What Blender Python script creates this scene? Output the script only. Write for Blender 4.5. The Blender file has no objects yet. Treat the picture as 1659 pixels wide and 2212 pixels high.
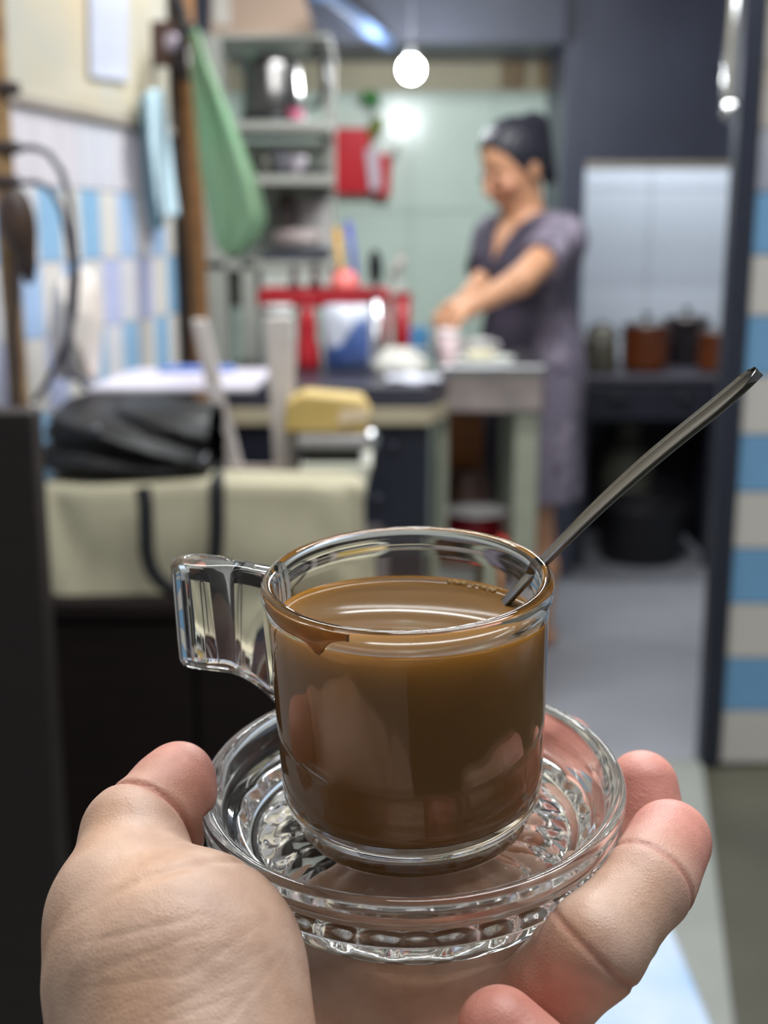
import bpy, bmesh, math, random
import numpy as np
from math import sin, cos, tan, pi, radians, hypot, sqrt, atan2, exp
from mathutils import Vector, Matrix

random.seed(7)
SC = bpy.context.scene
COL = SC.collection

# ------------------------------------------------------------------ camera
FPX = 2700.0
PITCH = radians(12.65)
CAMZ = 1.16
cam_d = bpy.data.cameras.new('camera')
cam = bpy.data.objects.new('camera', cam_d)
COL.objects.link(cam)
cam.location = (0, 0, CAMZ)
cam.rotation_euler = (pi / 2 - PITCH, 0, 0)
cam_d.sensor_fit = 'VERTICAL'
cam_d.sensor_height = 36.0
cam_d.sensor_width = 27.0
cam_d.lens = FPX / 2212.0 * 36.0
cam_d.clip_start = 0.01
cam_d.dof.use_dof = True
cam_d.dof.focus_distance = 0.274
cam_d.dof.aperture_fstop = 12.0
SC.camera = cam

# ------------------------------------------------------------------ world, exposure
SC.view_settings.view_transform = 'Standard'
SC.view_settings.look = 'None'
SC.view_settings.gamma = 1.0
SC.view_settings.use_curve_mapping = False
SC.view_settings.exposure = 0.0
w = bpy.data.worlds.new('world')
SC.world = w
w.use_nodes = True
w.node_tree.nodes['Background'].inputs[0].default_value = (0.93, 0.97, 1.0, 1)
w.node_tree.nodes['Background'].inputs[1].default_value = 0.28
cy = SC.cycles
cy.use_denoising = True
cy.max_bounces = 20
cy.transmission_bounces = 18
cy.glossy_bounces = 10
cy.diffuse_bounces = 4
cy.caustics_reflective = True
cy.caustics_refractive = True
cy.blur_glossy = 0.4
cy.sample_clamp_indirect = 2.5


def area_lamp(name, loc, sx, sy, power, col=(1, 1, 1), rot=(0, 0, 0)):
    d = bpy.data.lights.new(name, 'AREA')
    d.shape = 'RECTANGLE'
    d.size = sx
    d.size_y = sy
    d.energy = power
    d.color = col
    o = bpy.data.objects.new(name, d)
    o.location = loc
    o.rotation_euler = rot
    COL.objects.link(o)
    return o


# fluorescent battens on the ceiling of the room (fixtures are built with the ceiling)
TUBES = [((0.45, 0.50, 2.38), 1.2, 0.30, 20.0), ((-0.05, 1.30, 2.38), 1.2, 0.14, 22.0), ((0.50, 2.55, 2.17), 1.2, 0.14, 42.0)]
for _l, _a, _b, _p in TUBES:
    area_lamp('tube_light', _l, _a, _b, _p, (0.97, 0.99, 1.0))

area_lamp('niche_fill_light', (1.0, 4.62, 1.95), .9, .16, 15.0, (.95, .98, 1.0))   # added unseen light behind the dark panel, brightens the niche

# ------------------------------------------------------------------ geometry helpers
_R = np.array([1.0, 0, 0])
_F = np.array([0, cos(PITCH), -sin(PITCH)])
_U = np.array([0, sin(PITCH), cos(PITCH)])
_C = np.array([0, 0, CAMZ])


def ray(px, py):
    return (px - 829.5) / FPX * _R - (py - 1106) / FPX * _U + _F


def PD(px, py, d):                       # world point measured at camera depth d
    return Vector(_C + d * ray(px, py))


def at(px, py, Y):                       # world point measured on the plane y = Y
    r = ray(px, py)
    return Vector(_C + r * (Y / r[1]))


def s2l(c):
    c = c / 255.0
    return c / 12.92 if c <= 0.04045 else ((c + 0.055) / 1.055) ** 2.4


def rgb(c):
    return (s2l(c[0]), s2l(c[1]), s2l(c[2]), 1.0)


class MB:
    def __init__(self):
        self.v, self.f, self.s = [], [], []

    def add(self, vs, fs, smooth=False):
        b = len(self.v)
        self.v += [Vector(p) for p in vs]
        for f in fs:
            self.f.append(tuple(b + i for i in f))
            self.s.append(smooth)
        return self

    def box(self, c, size, rot=None):
        c = Vector(c)
        h = Vector(size) / 2
        vs = [Vector((sx * h.x, sy * h.y, sz * h.z)) for sx in (-1, 1) for sy in (-1, 1) for sz in (-1, 1)]
        if rot is not None:
            vs = [rot @ p for p in vs]
        vs = [p + c for p in vs]
        return self.add(vs, [(0, 1, 3, 2), (4, 6, 7, 5), (0, 4, 5, 1), (2, 3, 7, 6), (0, 2, 6, 4), (1, 5, 7, 3)])

    def box2(self, lo, hi):
        lo, hi = Vector(lo), Vector(hi)
        return self.box((lo + hi) / 2, hi - lo)

    def hexa(self, bot, top):            # two quads, same winding
        return self.add(list(bot) + list(top), [(3, 2, 1, 0), (4, 5, 6, 7), (0, 1, 5, 4), (1, 2, 6, 5), (2, 3, 7, 6), (3, 0, 4, 7)])

    def prism(self, pts, off):           # planar polygon pushed along off
        n = len(pts)
        off = Vector(off)
        vs = [Vector(p) for p in pts] + [Vector(p) + off for p in pts]
        fs = [tuple(range(n))[::-1], tuple(range(n, 2 * n))]
        fs += [(i, (i + 1) % n, n + (i + 1) % n, n + i) for i in range(n)]
        return self.add(vs, fs)

    def tube(self, pts, rad, n=12, flat=1.0, cap=True):
        pts = [Vector(p) for p in pts]
        m = len(pts)
        if not hasattr(rad, '__len__'):
            rad = [rad] * m
        vs = []
        prev = None
        for i, p in enumerate(pts):
            t = (pts[min(i + 1, m - 1)] - pts[max(i - 1, 0)]).normalized()
            if prev is None:
                u = t.orthogonal().normalized()
            else:
                u = (prev - t * prev.dot(t)).normalized()
            prev = u
            b = t.cross(u)
            for k in range(n):
                a = 2 * pi * k / n
                vs.append(p + u * (rad[i] * cos(a)) + b * (rad[i] * flat * sin(a)))
        fs = []
        for i in range(m - 1):
            for k in range(n):
                fs.append((i * n + k, i * n + (k + 1) % n, (i + 1) * n + (k + 1) % n, (i + 1) * n + k))
        if cap:
            fs.append(tuple(range(n))[::-1])
            fs.append(tuple(range((m - 1) * n, m * n)))
        return self.add(vs, fs, True)

    def lathe(self, prof, c=(0, 0, 0), mat=None, n=32, mod=None, closed=False):
        c = Vector(c)
        mat = mat or Matrix.Identity(3)
        vs, fs, idx = [], [], []
        for j, (r, z) in enumerate(prof):
            if r < 1e-7:
                idx.append([len(vs)] * n)
                vs.append(c + mat @ Vector((0, 0, z)))
            else:
                row = []
                for k in range(n):
                    a = 2 * pi * k / n
                    rr, zz = (r, z) if mod is None else mod(j, r, z, a)
                    row.append(len(vs))
                    vs.append(c + mat @ Vector((rr * cos(a), rr * sin(a), zz)))
                idx.append(row)
        m = len(prof)
        for j in range(m if closed else m - 1):
            A, B = idx[j], idx[(j + 1) % m]
            for k in range(n):
                q = [A[k], A[(k + 1) % n], B[(k + 1) % n], B[k]]
                q2 = []
                for x in q:
                    if x not in q2:
                        q2.append(x)
                if len(q2) > 2:
                    fs.append(tuple(q2))
        return self.add(vs, fs, True)

    def ball(self, c, r, rot=None, n=16, m=10):
        if not hasattr(r, '__len__'):
            r = (r, r, r)
        c = Vector(c)
        rows = []
        vs, fs = [], []
        for j in range(m + 1):
            t = pi * j / m
            if j in (0, m):
                rows.append([len(vs)] * n)
                pts = [Vector((0, 0, r[2] * cos(t)))]
            else:
                rows.append([len(vs) + k for k in range(n)])
                pts = [Vector((r[0] * sin(t) * cos(2 * pi * k / n), r[1] * sin(t) * sin(2 * pi * k / n), r[2] * cos(t))) for k in range(n)]
            vs += [c + ((rot @ p) if rot is not None else p) for p in pts]
        for j in range(m):
            for k in range(n):
                q = []
                for x in (rows[j][k], rows[j + 1][k], rows[j + 1][(k + 1) % n], rows[j][(k + 1) % n]):
                    if x not in q:
                        q.append(x)
                fs.append(tuple(q))
        return self.add(vs, fs, True)

    def grid(self, rows):                # rows of points, open sheet
        n = len(rows[0])
        vs = [p for r in rows for p in r]
        fs = [(i * n + k, i * n + k + 1, (i + 1) * n + k + 1, (i + 1) * n + k) for i in range(len(rows) - 1) for k in range(n - 1)]
        return self.add(vs, fs, True)

    def build(self, name, mat, parent=None, bevel=0, seg=2, solid=0, sub=0, origin=None, kind=None, label=None):
        me = bpy.data.meshes.new(name)
        o = bpy.data.objects.new(name, me)
        COL.objects.link(o)
        if parent is not None:
            q = parent
            org = Vector((0, 0, 0))
            while q is not None:
                org = org + q.location
                q = q.parent
            o.parent = parent
        else:
            xs = [p.x for p in self.v]
            ys = [p.y for p in self.v]
            zs = [p.z for p in self.v]
            org = Vector(origin) if origin is not None else Vector(((min(xs) + max(xs)) / 2, (min(ys) + max(ys)) / 2, min(zs)))
            o.location = org
        me.from_pydata([tuple(p - org) for p in self.v], [], self.f)
        me.polygons.foreach_set('use_smooth', self.s)
        bm = bmesh.new()
        bm.from_mesh(me)
        bmesh.ops.recalc_face_normals(bm, faces=bm.faces)
        bm.to_mesh(me)
        bm.free()
        me.materials.append(mat)
        if solid:
            md = o.modifiers.new('solid', 'SOLIDIFY')
            md.thickness = solid
            md.offset = 0
        if bevel:
            md = o.modifiers.new('bevel', 'BEVEL')
            md.width = bevel
            md.segments = seg
            md.limit_method = 'ANGLE'
            md.angle_limit = radians(40)
        if sub:
            md = o.modifiers.new('sub', 'SUBSURF')
            md.levels = sub
            md.render_levels = sub
        if kind:
            o['kind'] = kind
        if label:
            o['label'] = label
        return o


def tag(o, label, cat, group=None):
    o['label'] = label
    o['category'] = cat
    if group:
        o['group'] = group
    return o


def thing(name, label, cat, loc, group=None):
    o = bpy.data.objects.new(name, None)
    o.empty_display_size = 0.02
    COL.objects.link(o)
    o.location = Vector(loc)
    return tag(o, label, cat, group)


def struct(o):
    o['kind'] = 'structure'
    return o


# ------------------------------------------------------------------ materials
_mats = {}


def mat(name, c, rough=0.55, metal=0.0, var=0.08, scale=30.0, bump=0.0, bscale=None, spec=0.5, c2=None, stretch=None, **kw):
    if name in _mats:
        return _mats[name]
    m = bpy.data.materials.new(name)
    m.use_nodes = True
    nt = m.node_tree
    b = nt.nodes['Principled BSDF']
    b.inputs['Roughness'].default_value = rough
    b.inputs['Metallic'].default_value = metal
    b.inputs['Specular IOR Level'].default_value = spec
    tc = nt.nodes.new('ShaderNodeTexCoord')
    src = tc.outputs['Object']
    if stretch:
        mp = nt.nodes.new('ShaderNodeMapping')
        mp.inputs['Scale'].default_value = stretch
        nt.links.new(src, mp.inputs['Vector'])
        src = mp.outputs['Vector']
    nz = nt.nodes.new('ShaderNodeTexNoise')
    nz.inputs['Scale'].default_value = scale
    nz.inputs['Detail'].default_value = 4
    nt.links.new(src, nz.inputs['Vector'])
    cr = nt.nodes.new('ShaderNodeValToRGB')
    cr.color_ramp.elements[0].position = 0.3
    cr.color_ramp.elements[1].position = 0.7
    base = rgb(c)
    if c2 is None:
        a = [max(0, x * (1 - var)) for x in base[:3]] + [1]
        d = [min(1, x * (1 + var)) for x in base[:3]] + [1]
    else:
        a, d = base, rgb(c2)
    cr.color_ramp.elements[0].color = a
    cr.color_ramp.elements[1].color = d
    nt.links.new(nz.outputs['Fac'], cr.inputs['Fac'])
    nt.links.new(cr.outputs['Color'], b.inputs['Base Color'])
    if bump:
        n2 = nt.nodes.new('ShaderNodeTexNoise')
        n2.inputs['Scale'].default_value = bscale or scale * 4
        n2.inputs['Detail'].default_value = 3
        nt.links.new(src, n2.inputs['Vector'])
        bp = nt.nodes.new('ShaderNodeBump')
        bp.inputs['Strength'].default_value = bump
        bp.inputs['Distance'].default_value = 0.002
        nt.links.new(n2.outputs['Fac'], bp.inputs['Height'])
        nt.links.new(bp.outputs['Normal'], b.inputs['Normal'])
    for k, v in kw.items():
        b.inputs[k.replace('_', ' ')].default_value = v
    _mats[name] = m
    return m


def glass_mat(name, tint=(1, 1, 1), ior=1.5, rough=0.0):
    m = bpy.data.materials.new(name)
    m.use_nodes = True
    nt = m.node_tree
    b = nt.nodes['Principled BSDF']
    b.inputs['Base Color'].default_value = (*tint, 1)
    b.inputs['Roughness'].default_value = rough
    b.inputs['IOR'].default_value = ior
    b.inputs['Transmission Weight'].default_value = 1.0
    tc = nt.nodes.new('ShaderNodeTexCoord')
    nz = nt.nodes.new('ShaderNodeTexNoise')
    nz.inputs['Scale'].default_value = 60
    nt.links.new(tc.outputs['Object'], nz.inputs['Vector'])
    bp = nt.nodes.new('ShaderNodeBump')
    bp.inputs['Strength'].default_value = 0.02
    bp.inputs['Distance'].default_value = 0.002
    nt.links.new(nz.outputs['Fac'], bp.inputs['Height'])
    nt.links.new(bp.outputs['Normal'], b.inputs['Normal'])
    return m


def emit_mat(name, c, strength):
    m = bpy.data.materials.new(name)
    m.use_nodes = True
    b = m.node_tree.nodes['Principled BSDF']
    b.inputs['Base Color'].default_value = (0.9, 0.9, 0.9, 1)
    b.inputs['Emission Color'].default_value = (*c, 1)
    b.inputs['Emission Strength'].default_value = strength
    return m


# ------------------------------------------------------------------ SDF modelling (people, soft things)
def sd_cap(p, a, b, ra, rb):
    a, b = np.asarray(a, float), np.asarray(b, float)
    ab = b - a
    t = np.clip((p - a) @ ab / max(ab @ ab, 1e-12), 0, 1)
    q = p - a - t[:, None] * ab
    return np.sqrt((q * q).sum(1)) - (ra + (rb - ra) * t)


def sd_ell(p, c, r, M=None):
    q = p - np.asarray(c, float)
    if M is not None:
        q = q @ np.asarray(M, float)     # columns of M are the ellipsoid axes
    r = np.asarray(r, float)
    k0 = np.sqrt(((q / r) ** 2).sum(1))
    k1 = np.sqrt(((q / (r * r)) ** 2).sum(1))
    return k0 * (k0 - 1) / np.maximum(k1, 1e-9)


def smin(a, b, k):
    h = np.maximum(k - np.abs(a - b), 0) / k
    return np.minimum(a, b) - h * h * k * 0.25


def smax(a, b, k):
    return -smin(-a, -b, k)


def sdf_mesh(f, lo, hi, h, newton=2):
    lo, hi = np.asarray(lo, float), np.asarray(hi, float)
    B = 8
    nb = np.ceil((hi - lo) / (h * B)).astype(int)
    n = nb * B
    bi = np.stack(np.meshgrid(*[np.arange(k) for k in nb], indexing='ij'), -1).reshape(-1, 3)
    cen = lo + (bi * B + (B - 1) / 2) * h
    fv = f(cen)
    V = np.repeat(np.repeat(np.repeat(fv.reshape(nb), B, 0), B, 1), B, 2)
    sel = bi[np.abs(fv) < B * h * 0.87 * 1.35 + 0.3 * h]
    off = np.stack(np.meshgrid(*[np.arange(B)] * 3, indexing='ij'), -1).reshape(-1, 3)
    for s in range(0, len(sel), 400):
        I = (sel[s:s + 400, None, :] * B + off[None]).reshape(-1, 3)
        V[I[:, 0], I[:, 1], I[:, 2]] = f(lo + I * h)
    S = V < 0
    c = np.zeros((n[0] - 1, n[1] - 1, n[2] - 1), np.uint8)
    corners = [(i, j, k) for i in (0, 1) for j in (0, 1) for k in (0, 1)]
    for (i, j, k) in corners:
        c += S[i:n[0] - 1 + i, j:n[1] - 1 + j, k:n[2] - 1 + k]
    act = np.argwhere((c > 0) & (c < 8))
    idm = -np.ones(c.shape, np.int64)
    idm[act[:, 0], act[:, 1], act[:, 2]] = np.arange(len(act))
    acc = np.zeros((len(act), 3))
    cnt = np.zeros(len(act))
    for a in corners:
        for ax in range(3):
            if a[ax] == 0:
                b2 = list(a)
                b2[ax] = 1
                va = V[act[:, 0] + a[0], act[:, 1] + a[1], act[:, 2] + a[2]]
                vb = V[act[:, 0] + b2[0], act[:, 1] + b2[1], act[:, 2] + b2[2]]
                m = (va < 0) != (vb < 0)
                t = np.where(m, va / np.where(m, va - vb, 1), 0)
                pos = np.tile(np.array(a, float), (len(act), 1))
                pos[:, ax] += t
                acc += pos * m[:, None]
                cnt += m
    P = lo + (act + acc / np.maximum(cnt, 1)[:, None]) * h
    quads = []
    for ax in range(3):
        o1, o2 = [(1, 2), (2, 0), (0, 1)][ax]
        sl0 = [slice(None)] * 3
        sl1 = [slice(None)] * 3
        sl0[ax] = slice(0, n[ax] - 1)
        sl1[ax] = slice(1, n[ax])
        s0, s1 = S[tuple(sl0)], S[tuple(sl1)]
        e = np.argwhere(s0 != s1)
        e = e[(e[:, o1] > 0) & (e[:, o2] > 0) & (e[:, o1] < n[o1] - 1) & (e[:, o2] < n[o2] - 1)]
        fl = s0[e[:, 0], e[:, 1], e[:, 2]]
        q = []
        for d1, d2 in ((-1, -1), (0, -1), (0, 0), (-1, 0)):
            g = e.copy()
            g[:, o1] += d1
            g[:, o2] += d2
            q.append(idm[g[:, 0], g[:, 1], g[:, 2]])
        q = np.stack(q, 1)
        q[~fl] = q[~fl][:, ::-1]
        quads.append(q[(q >= 0).all(1)])
    Q = np.concatenate(quads)
    e = h * 0.4
    for _ in range(newton):
        d = f(P)
        g = np.stack([(f(P + np.eye(3)[k] * e) - f(P - np.eye(3)[k] * e)) / (2 * e) for k in range(3)], 1)
        st = d / np.maximum((g * g).sum(1), 0.2)
        st = np.clip(st, -h * 0.6, h * 0.6)
        P = P - g * st[:, None]
    return P, Q


def mesh_from(name, P, Q, m, parent=None, colors=None, origin=None):
    org = Vector((0, 0, 0))
    me = bpy.data.meshes.new(name)
    o = bpy.data.objects.new(name, me)
    COL.objects.link(o)
    if parent is not None:
        o.parent = parent
        q = parent
        while q is not None:
            org = org + q.location
            q = q.parent
    elif origin is not None:
        org = Vector(origin)
        o.location = org
    me.vertices.add(len(P))
    me.vertices.foreach_set('co', (P - np.array(org)).astype(np.float32).ravel())
    me.loops.add(len(Q) * 4)
    me.loops.foreach_set('vertex_index', Q.astype(np.int32).ravel())
    me.polygons.add(len(Q))
    me.polygons.foreach_set('loop_start', (np.arange(len(Q)) * 4).astype(np.int32))
    me.polygons.foreach_set('use_smooth', np.ones(len(Q), bool))
    me.update(calc_edges=True)
    me.validate()
    if colors is not None:
        ca = me.color_attributes.new('tone', 'FLOAT_COLOR', 'POINT')
        ca.data.foreach_set('color', np.concatenate([colors, np.ones((len(P), 1))], 1).astype(np.float32).ravel())
    me.materials.append(m)
    return o


def skin_mat(name, rough=0.42, sss=0.12, bump=0.25, bscale=900):
    m = bpy.data.materials.new(name)
    m.use_nodes = True
    nt = m.node_tree
    b = nt.nodes['Principled BSDF']
    at_ = nt.nodes.new('ShaderNodeAttribute')
    at_.attribute_name = 'tone'
    tc = nt.nodes.new('ShaderNodeTexCoord')
    nz = nt.nodes.new('ShaderNodeTexNoise')
    nz.inputs['Scale'].default_value = 120
    nz.inputs['Detail'].default_value = 6
    nt.links.new(tc.outputs['Object'], nz.inputs['Vector'])
    cr = nt.nodes.new('ShaderNodeValToRGB')
    cr.color_ramp.elements[0].position = 0.3
    cr.color_ramp.elements[0].color = (0.86, 0.80, 0.78, 1)
    cr.color_ramp.elements[1].position = 0.7
    cr.color_ramp.elements[1].color = (1.08, 1.08, 1.08, 1)
    nt.links.new(nz.outputs['Fac'], cr.inputs['Fac'])
    mx = nt.nodes.new('ShaderNodeMix')
    mx.data_type = 'RGBA'
    mx.blend_type = 'MULTIPLY'
    mx.inputs[0].default_value = 1.0
    nt.links.new(at_.outputs['Color'], mx.inputs[6])
    nt.links.new(cr.outputs['Color'], mx.inputs[7])
    nt.links.new(mx.outputs[2], b.inputs['Base Color'])
    b.inputs['Roughness'].default_value = rough
    b.inputs['Subsurface Weight'].default_value = sss
    b.inputs['Subsurface Radius'].default_value = (1.0, 0.35, 0.2)
    b.inputs['Subsurface Scale'].default_value = 0.004
    vo = nt.nodes.new('ShaderNodeTexVoronoi')
    vo.feature = 'DISTANCE_TO_EDGE'
    vo.inputs['Scale'].default_value = bscale
    nt.links.new(tc.outputs['Object'], vo.inputs['Vector'])
    n3 = nt.nodes.new('ShaderNodeTexNoise')
    n3.inputs['Scale'].default_value = bscale * 0.5
    nt.links.new(tc.outputs['Object'], n3.inputs['Vector'])
    ad = nt.nodes.new('ShaderNodeMath')
    ad.operation = 'ADD'
    nt.links.new(vo.outputs['Distance'], ad.inputs[0])
    nt.links.new(n3.outputs['Fac'], ad.inputs[1])
    bp = nt.nodes.new('ShaderNodeBump')
    bp.inputs['Strength'].default_value = bump
    bp.inputs['Distance'].default_value = 0.0004
    nt.links.new(ad.outputs[0], bp.inputs['Height'])
    nt.links.new(bp.outputs['Normal'], b.inputs['Normal'])
    return m

# ================================================================== ROOM
def wbox(mb, px0, py0, px1, py1, Y, dep):
    a, b = at(px0, py1, Y), at(px1, py0, Y)
    return mb.box2((a.x, Y, a.z), (b.x, Y + dep, b.z))


def on(px, py, z):
    r = ray(px, py)
    return Vector(_C + r * ((z - CAMZ) / r[2]))


def ZY(py, Y):
    return at(829, py, Y).z


cement = mat('smooth_cement', (150, 151, 158), .38, var=.10, scale=3, bump=.05, bscale=40, spec=.4)
sill_m = mat('pale_cement', (140, 143, 137), .5, var=.07, scale=6, bump=.1, bscale=60)
outer_m = mat('olive_floor_paint', (74, 72, 60), .45, var=.14, scale=5, bump=.1, bscale=60)
struct(MB().box2((-2.3, 2.62, -.10), (2.3, 5.2, 0)).build('floor', cement))
struct(MB().box2((-2.3, -1.6, -.12), (2.3, 2.62, -.006)).build('floor', outer_m))
struct(MB().prism([(-2.3, 2.62, -.004), (.715, 2.62, -.004), (-.12, -1.6, -.004), (-2.3, -1.6, -.004)], (0, 0, .010)).build('trim_1', sill_m, bevel=.004))

dark_paint = mat('dark_slate_paint', (66, 70, 86), .42, var=.16, scale=4, bump=.05)
mint_base = mat('grey_grout', (168, 182, 172), .8)
mint_m = mat('mint_tile', (208, 226, 214), .22, var=.03, scale=5, bump=.02)
tile_mesh = {}


def tile(parent, c, w, h, m, thick=.008, rot=0.0, bevel=.0015):
    key = (round(w, 4), round(h, 4), thick)
    if key not in tile_mesh:
        t = MB().box((0, 0, 0), (w, thick, h)).build('tile', m, None, origin=(0, 0, 0))
        bm = bmesh.new()
        bm.from_mesh(t.data)
        bmesh.ops.bevel(bm, geom=list(bm.edges), offset=bevel, segments=1, affect='EDGES')
        bm.to_mesh(t.data)
        bm.free()
        tile_mesh[key] = t.data
        bpy.data.objects.remove(t)
    o = bpy.data.objects.new('tile', tile_mesh[key])
    COL.objects.link(o)
    org = Vector((0, 0, 0))
    q = parent
    while q is not None:
        org = org + q.location
        q = q.parent
    o.parent = parent
    o.location = Vector(c) - org
    o.rotation_euler = (0, 0, rot)
    o.material_slots[0].link = 'OBJECT'
    o.material_slots[0].material = m
    return o


# back wall: mint tiles below a cream painted band
wb = struct(MB().box2((-1.5, 4.62, 0), (.62, 4.74, 2.5)).build('wall_back', mint_base))
for i in range(6):
    for j in range(4):
        if i < 0:
            continue
        tile(wb, (-1.02 + .30 * i + .06, 4.616, 1.64 - .205 - .41 * j), .297, .407, mint_m)
band = mat('cream_band', (196, 188, 160), .6, var=.05, scale=8)
tanp = mat('tan_board', (150, 128, 98), .6, var=.1, scale=8)
MB().box2((-1.10, 4.60, 1.64), (.62, 4.62, 1.80)).build('panel', band, wb)
for a, b in ((1058, 1082), (1082, 1136), (1160, 1185)):
    MB().box2((at(a, 150, 4.59).x, 4.590, 1.645), (at(b, 150, 4.59).x, 4.600, 1.795)).build('panel', tanp if a != 1058 else band, wb)
struct(MB().box2((-1.5, 4.12, 1.735), (.565, 4.60, 2.5)).build('trim_2', dark_paint))
beam_m = mat('slate_blue_paint', (104, 128, 168), .45, var=.06)
p0, p1 = at(842, 96, 4.10), at(688, -14, 3.15)
d = (p1 - p0)
rotm = d.to_track_quat('Y', 'Z').to_matrix()
struct(MB().box((p0 + p1) / 2, (.034, d.length, .034), rotm).build('trim_3', beam_m, bevel=.004))

# cooking niche on the right: white tiles, dark jamb and dark panel over it
white_t = mat('white_tile', (206, 214, 224), .2, var=.02, scale=4, bump=.02)
grout_w = mat('pale_grout', (170, 174, 180), .8)
wn = struct(MB().box2((.62, 4.97, 0), (1.7, 5.09, 2.5)).build('wall_niche', grout_w))
for i in range(3):
    for j in range(4):
        tile(wn, (.724 + .1515 + .303 * i, 4.966, 1.318 + .30 - .603 * j if j else 1.318 + .151), .300, .600 if j else .299, white_t)
struct(MB().box2((.572, 4.16, 0), (.648, 4.96, 2.5)).build('trim_4', dark_paint, bevel=.004))
struct(MB().box2((.648, 4.16, 1.378), (1.7, 4.30, 2.5)).build('wall_hood', dark_paint, bevel=.006))
struct(MB().box2((.648, 4.14, 1.362), (1.2, 4.30, 1.378)).build('trim_5', mat('cream_edge', (170, 160, 145), .5)))

# tiled pillar at the right
cream_t = mat('cream_tile', (206, 202, 196), .35, var=.03, scale=6, bump=.03)
blue_t = mat('blue_tile', (118, 166, 206), .35, var=.05, scale=8, bump=.03)
patt_t = mat('pale_patterned_tile', (178, 178, 184), .4, scale=9, c2=(146, 152, 172))
marb_t = mat('beige_marbled_tile', (176, 168, 152), .4, scale=10, c2=(192, 186, 186))
wr = struct(MB().box2((.715, 2.612, -.01), (2.3, 2.632, 2.5)).build('wall_right', mat('dark_grout', (84, 86, 94), .8)))
zz = 0.0
for r in range(14):
    m = (cream_t if r % 2 == 0 else blue_t) if r < 10 else (patt_t if r == 10 else marb_t)
    hh = .1237
    for cI in range(3):
        tile(wr, (.752 + .1235 + .25 * cI, 2.607, zz + hh / 2), .2465, hh - .003, m)
    zz += hh
for r in range(2):
    for cI in range(3):
        tile(wr, (.752 + .1235 + .25 * cI, 2.607, zz + .12), .2465, .24 - .003, dark_paint)
    zz += .24
steel_edge = mat('dark_metal_edge', (62, 66, 80), .35, .6, var=.05)
struct(MB().box2((.702, 2.585, 0), (.742, 2.632, 2.5)).build('trim_6', steel_edge, bevel=.003))
struct(MB().box2((1.6, 2.65, 0), (1.72, 5.2, 2.5)).build('wall_kitchen_right', grout_w))

# slanting left wall: checker of upright tiles under marbled wallpaper
WA = Vector((-.425, 2.62, 0))
WD = Vector((sin(radians(10.7)), cos(radians(10.7)), 0))
WN = Vector((cos(radians(10.7)), -sin(radians(10.7)), 0))
WROT = radians(90 - 10.7)
wrotm = Matrix((WD, WN, Vector((0, 0, 1)))).transposed()


def wall_at(px, py, off=0.0):
    r = Vector(ray(px, py))
    t = (WA + WN * off - Vector((0, 0, CAMZ))).dot(WN) / r.dot(WN)
    return Vector((0, 0, CAMZ)) + r * t


grout_l = mat('left_wall_grout', (176, 174, 172), .8)
wl = struct(MB().box(WA - WD * 1.9 - WN * .075 + Vector((0, 0, 1.25)), (3.8, .15, 2.5), wrotm).build('wall_left', grout_l))
wpap = mat('marbled_wallpaper', (196, 180, 150), .6, scale=4, c2=(170, 172, 164), bump=.03)
MB().box(WA - WD * 1.9 + WN * .004 + Vector((0, 0, 1.925)), (3.8, .008, 1.15), wrotm).build('wallpaper', wpap, wl)
MB().box(WA - WD * 1.9 + WN * .008 + Vector((0, 0, 1.352)), (3.8, .016, .014), wrotm).build('border_strip', mat('grey_border', (150, 140, 130), .5), wl)
wt_c = [mat('cream_wall_tile', (212, 208, 202), .3, var=.03), mat('white_wall_tile', (208, 208, 212), .3, var=.03)]
wt_b = [mat('sky_wall_tile', (138, 178, 210), .3, var=.05), mat('pale_sky_wall_tile', (160, 188, 222), .3, var=.05), mat('lavender_wall_tile', (178, 186, 218), .3, var=.05)]
wt_t = [mat('blush_wall_tile', (206, 200, 206), .3, var=.03), mat('pearl_wall_tile', (202, 202, 210), .3, var=.03)]
TW, TH = .0795, .1165
for r in range(6):
    for cI in range(17):
        if r == 0:
            m = wt_t[(cI * 7 + 3) % 5 % 2]
        else:
            m = (wt_b[(cI * 5 + r * 3) % 7 % 3] if (cI + r) % 2 == 0 else wt_c[(cI + r * 2) % 3 % 2])
        c = WA - WD * (TW * (cI + .5)) + WN * .003 + Vector((0, 0, 1.345 - TH * (r + .5)))
        tile(wl, c, TW - .002, TH - .002, m, rot=atan2(WD.y, WD.x))
struct(MB().box2((-1.5, 2.45, 0), (-1.38, 4.62, 2.5)).build('wall_kitchen_left', mint_base))
struct(MB().box2((-2.3, -1.6, 2.5), (2.3, 5.2, 2.6)).build('ceiling', mat('ceiling_paint', (178, 176, 172), .8)))

# ceiling battens that hold the tubes (above the frame)
for k, (l, a, b, p_) in enumerate(TUBES):
    t = thing('ceiling_batten', ('white fluorescent batten on the ceiling above the camera', 'white fluorescent batten on the ceiling above the black counter', 'white fluorescent batten on the ceiling above the kitchen')[k], 'lamp', (l[0], l[1], l[2]), None)
    MB().box((l[0], l[1], l[2] + .08), (1.24, .18, .08)).build('housing', mat('batten_white', (225, 225, 225), .4), t, bevel=.006)
    MB().tube([(l[0] - .6, l[1], l[2] + .02), (l[0] + .6, l[1], l[2] + .02)], .013).build('tube', emit_mat('tube_glow_%d' % k, (1, 1, 1), 4.0), t)
    if l[2] < 2.3:
        for s in (-.5, .5):
            MB().tube([(l[0] + s, l[1], l[2] + .119), (l[0] + s, l[1], 2.5)], .004, 8).build('hanger', mat('pale_cord', (150, 150, 160), .5), t)

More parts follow.
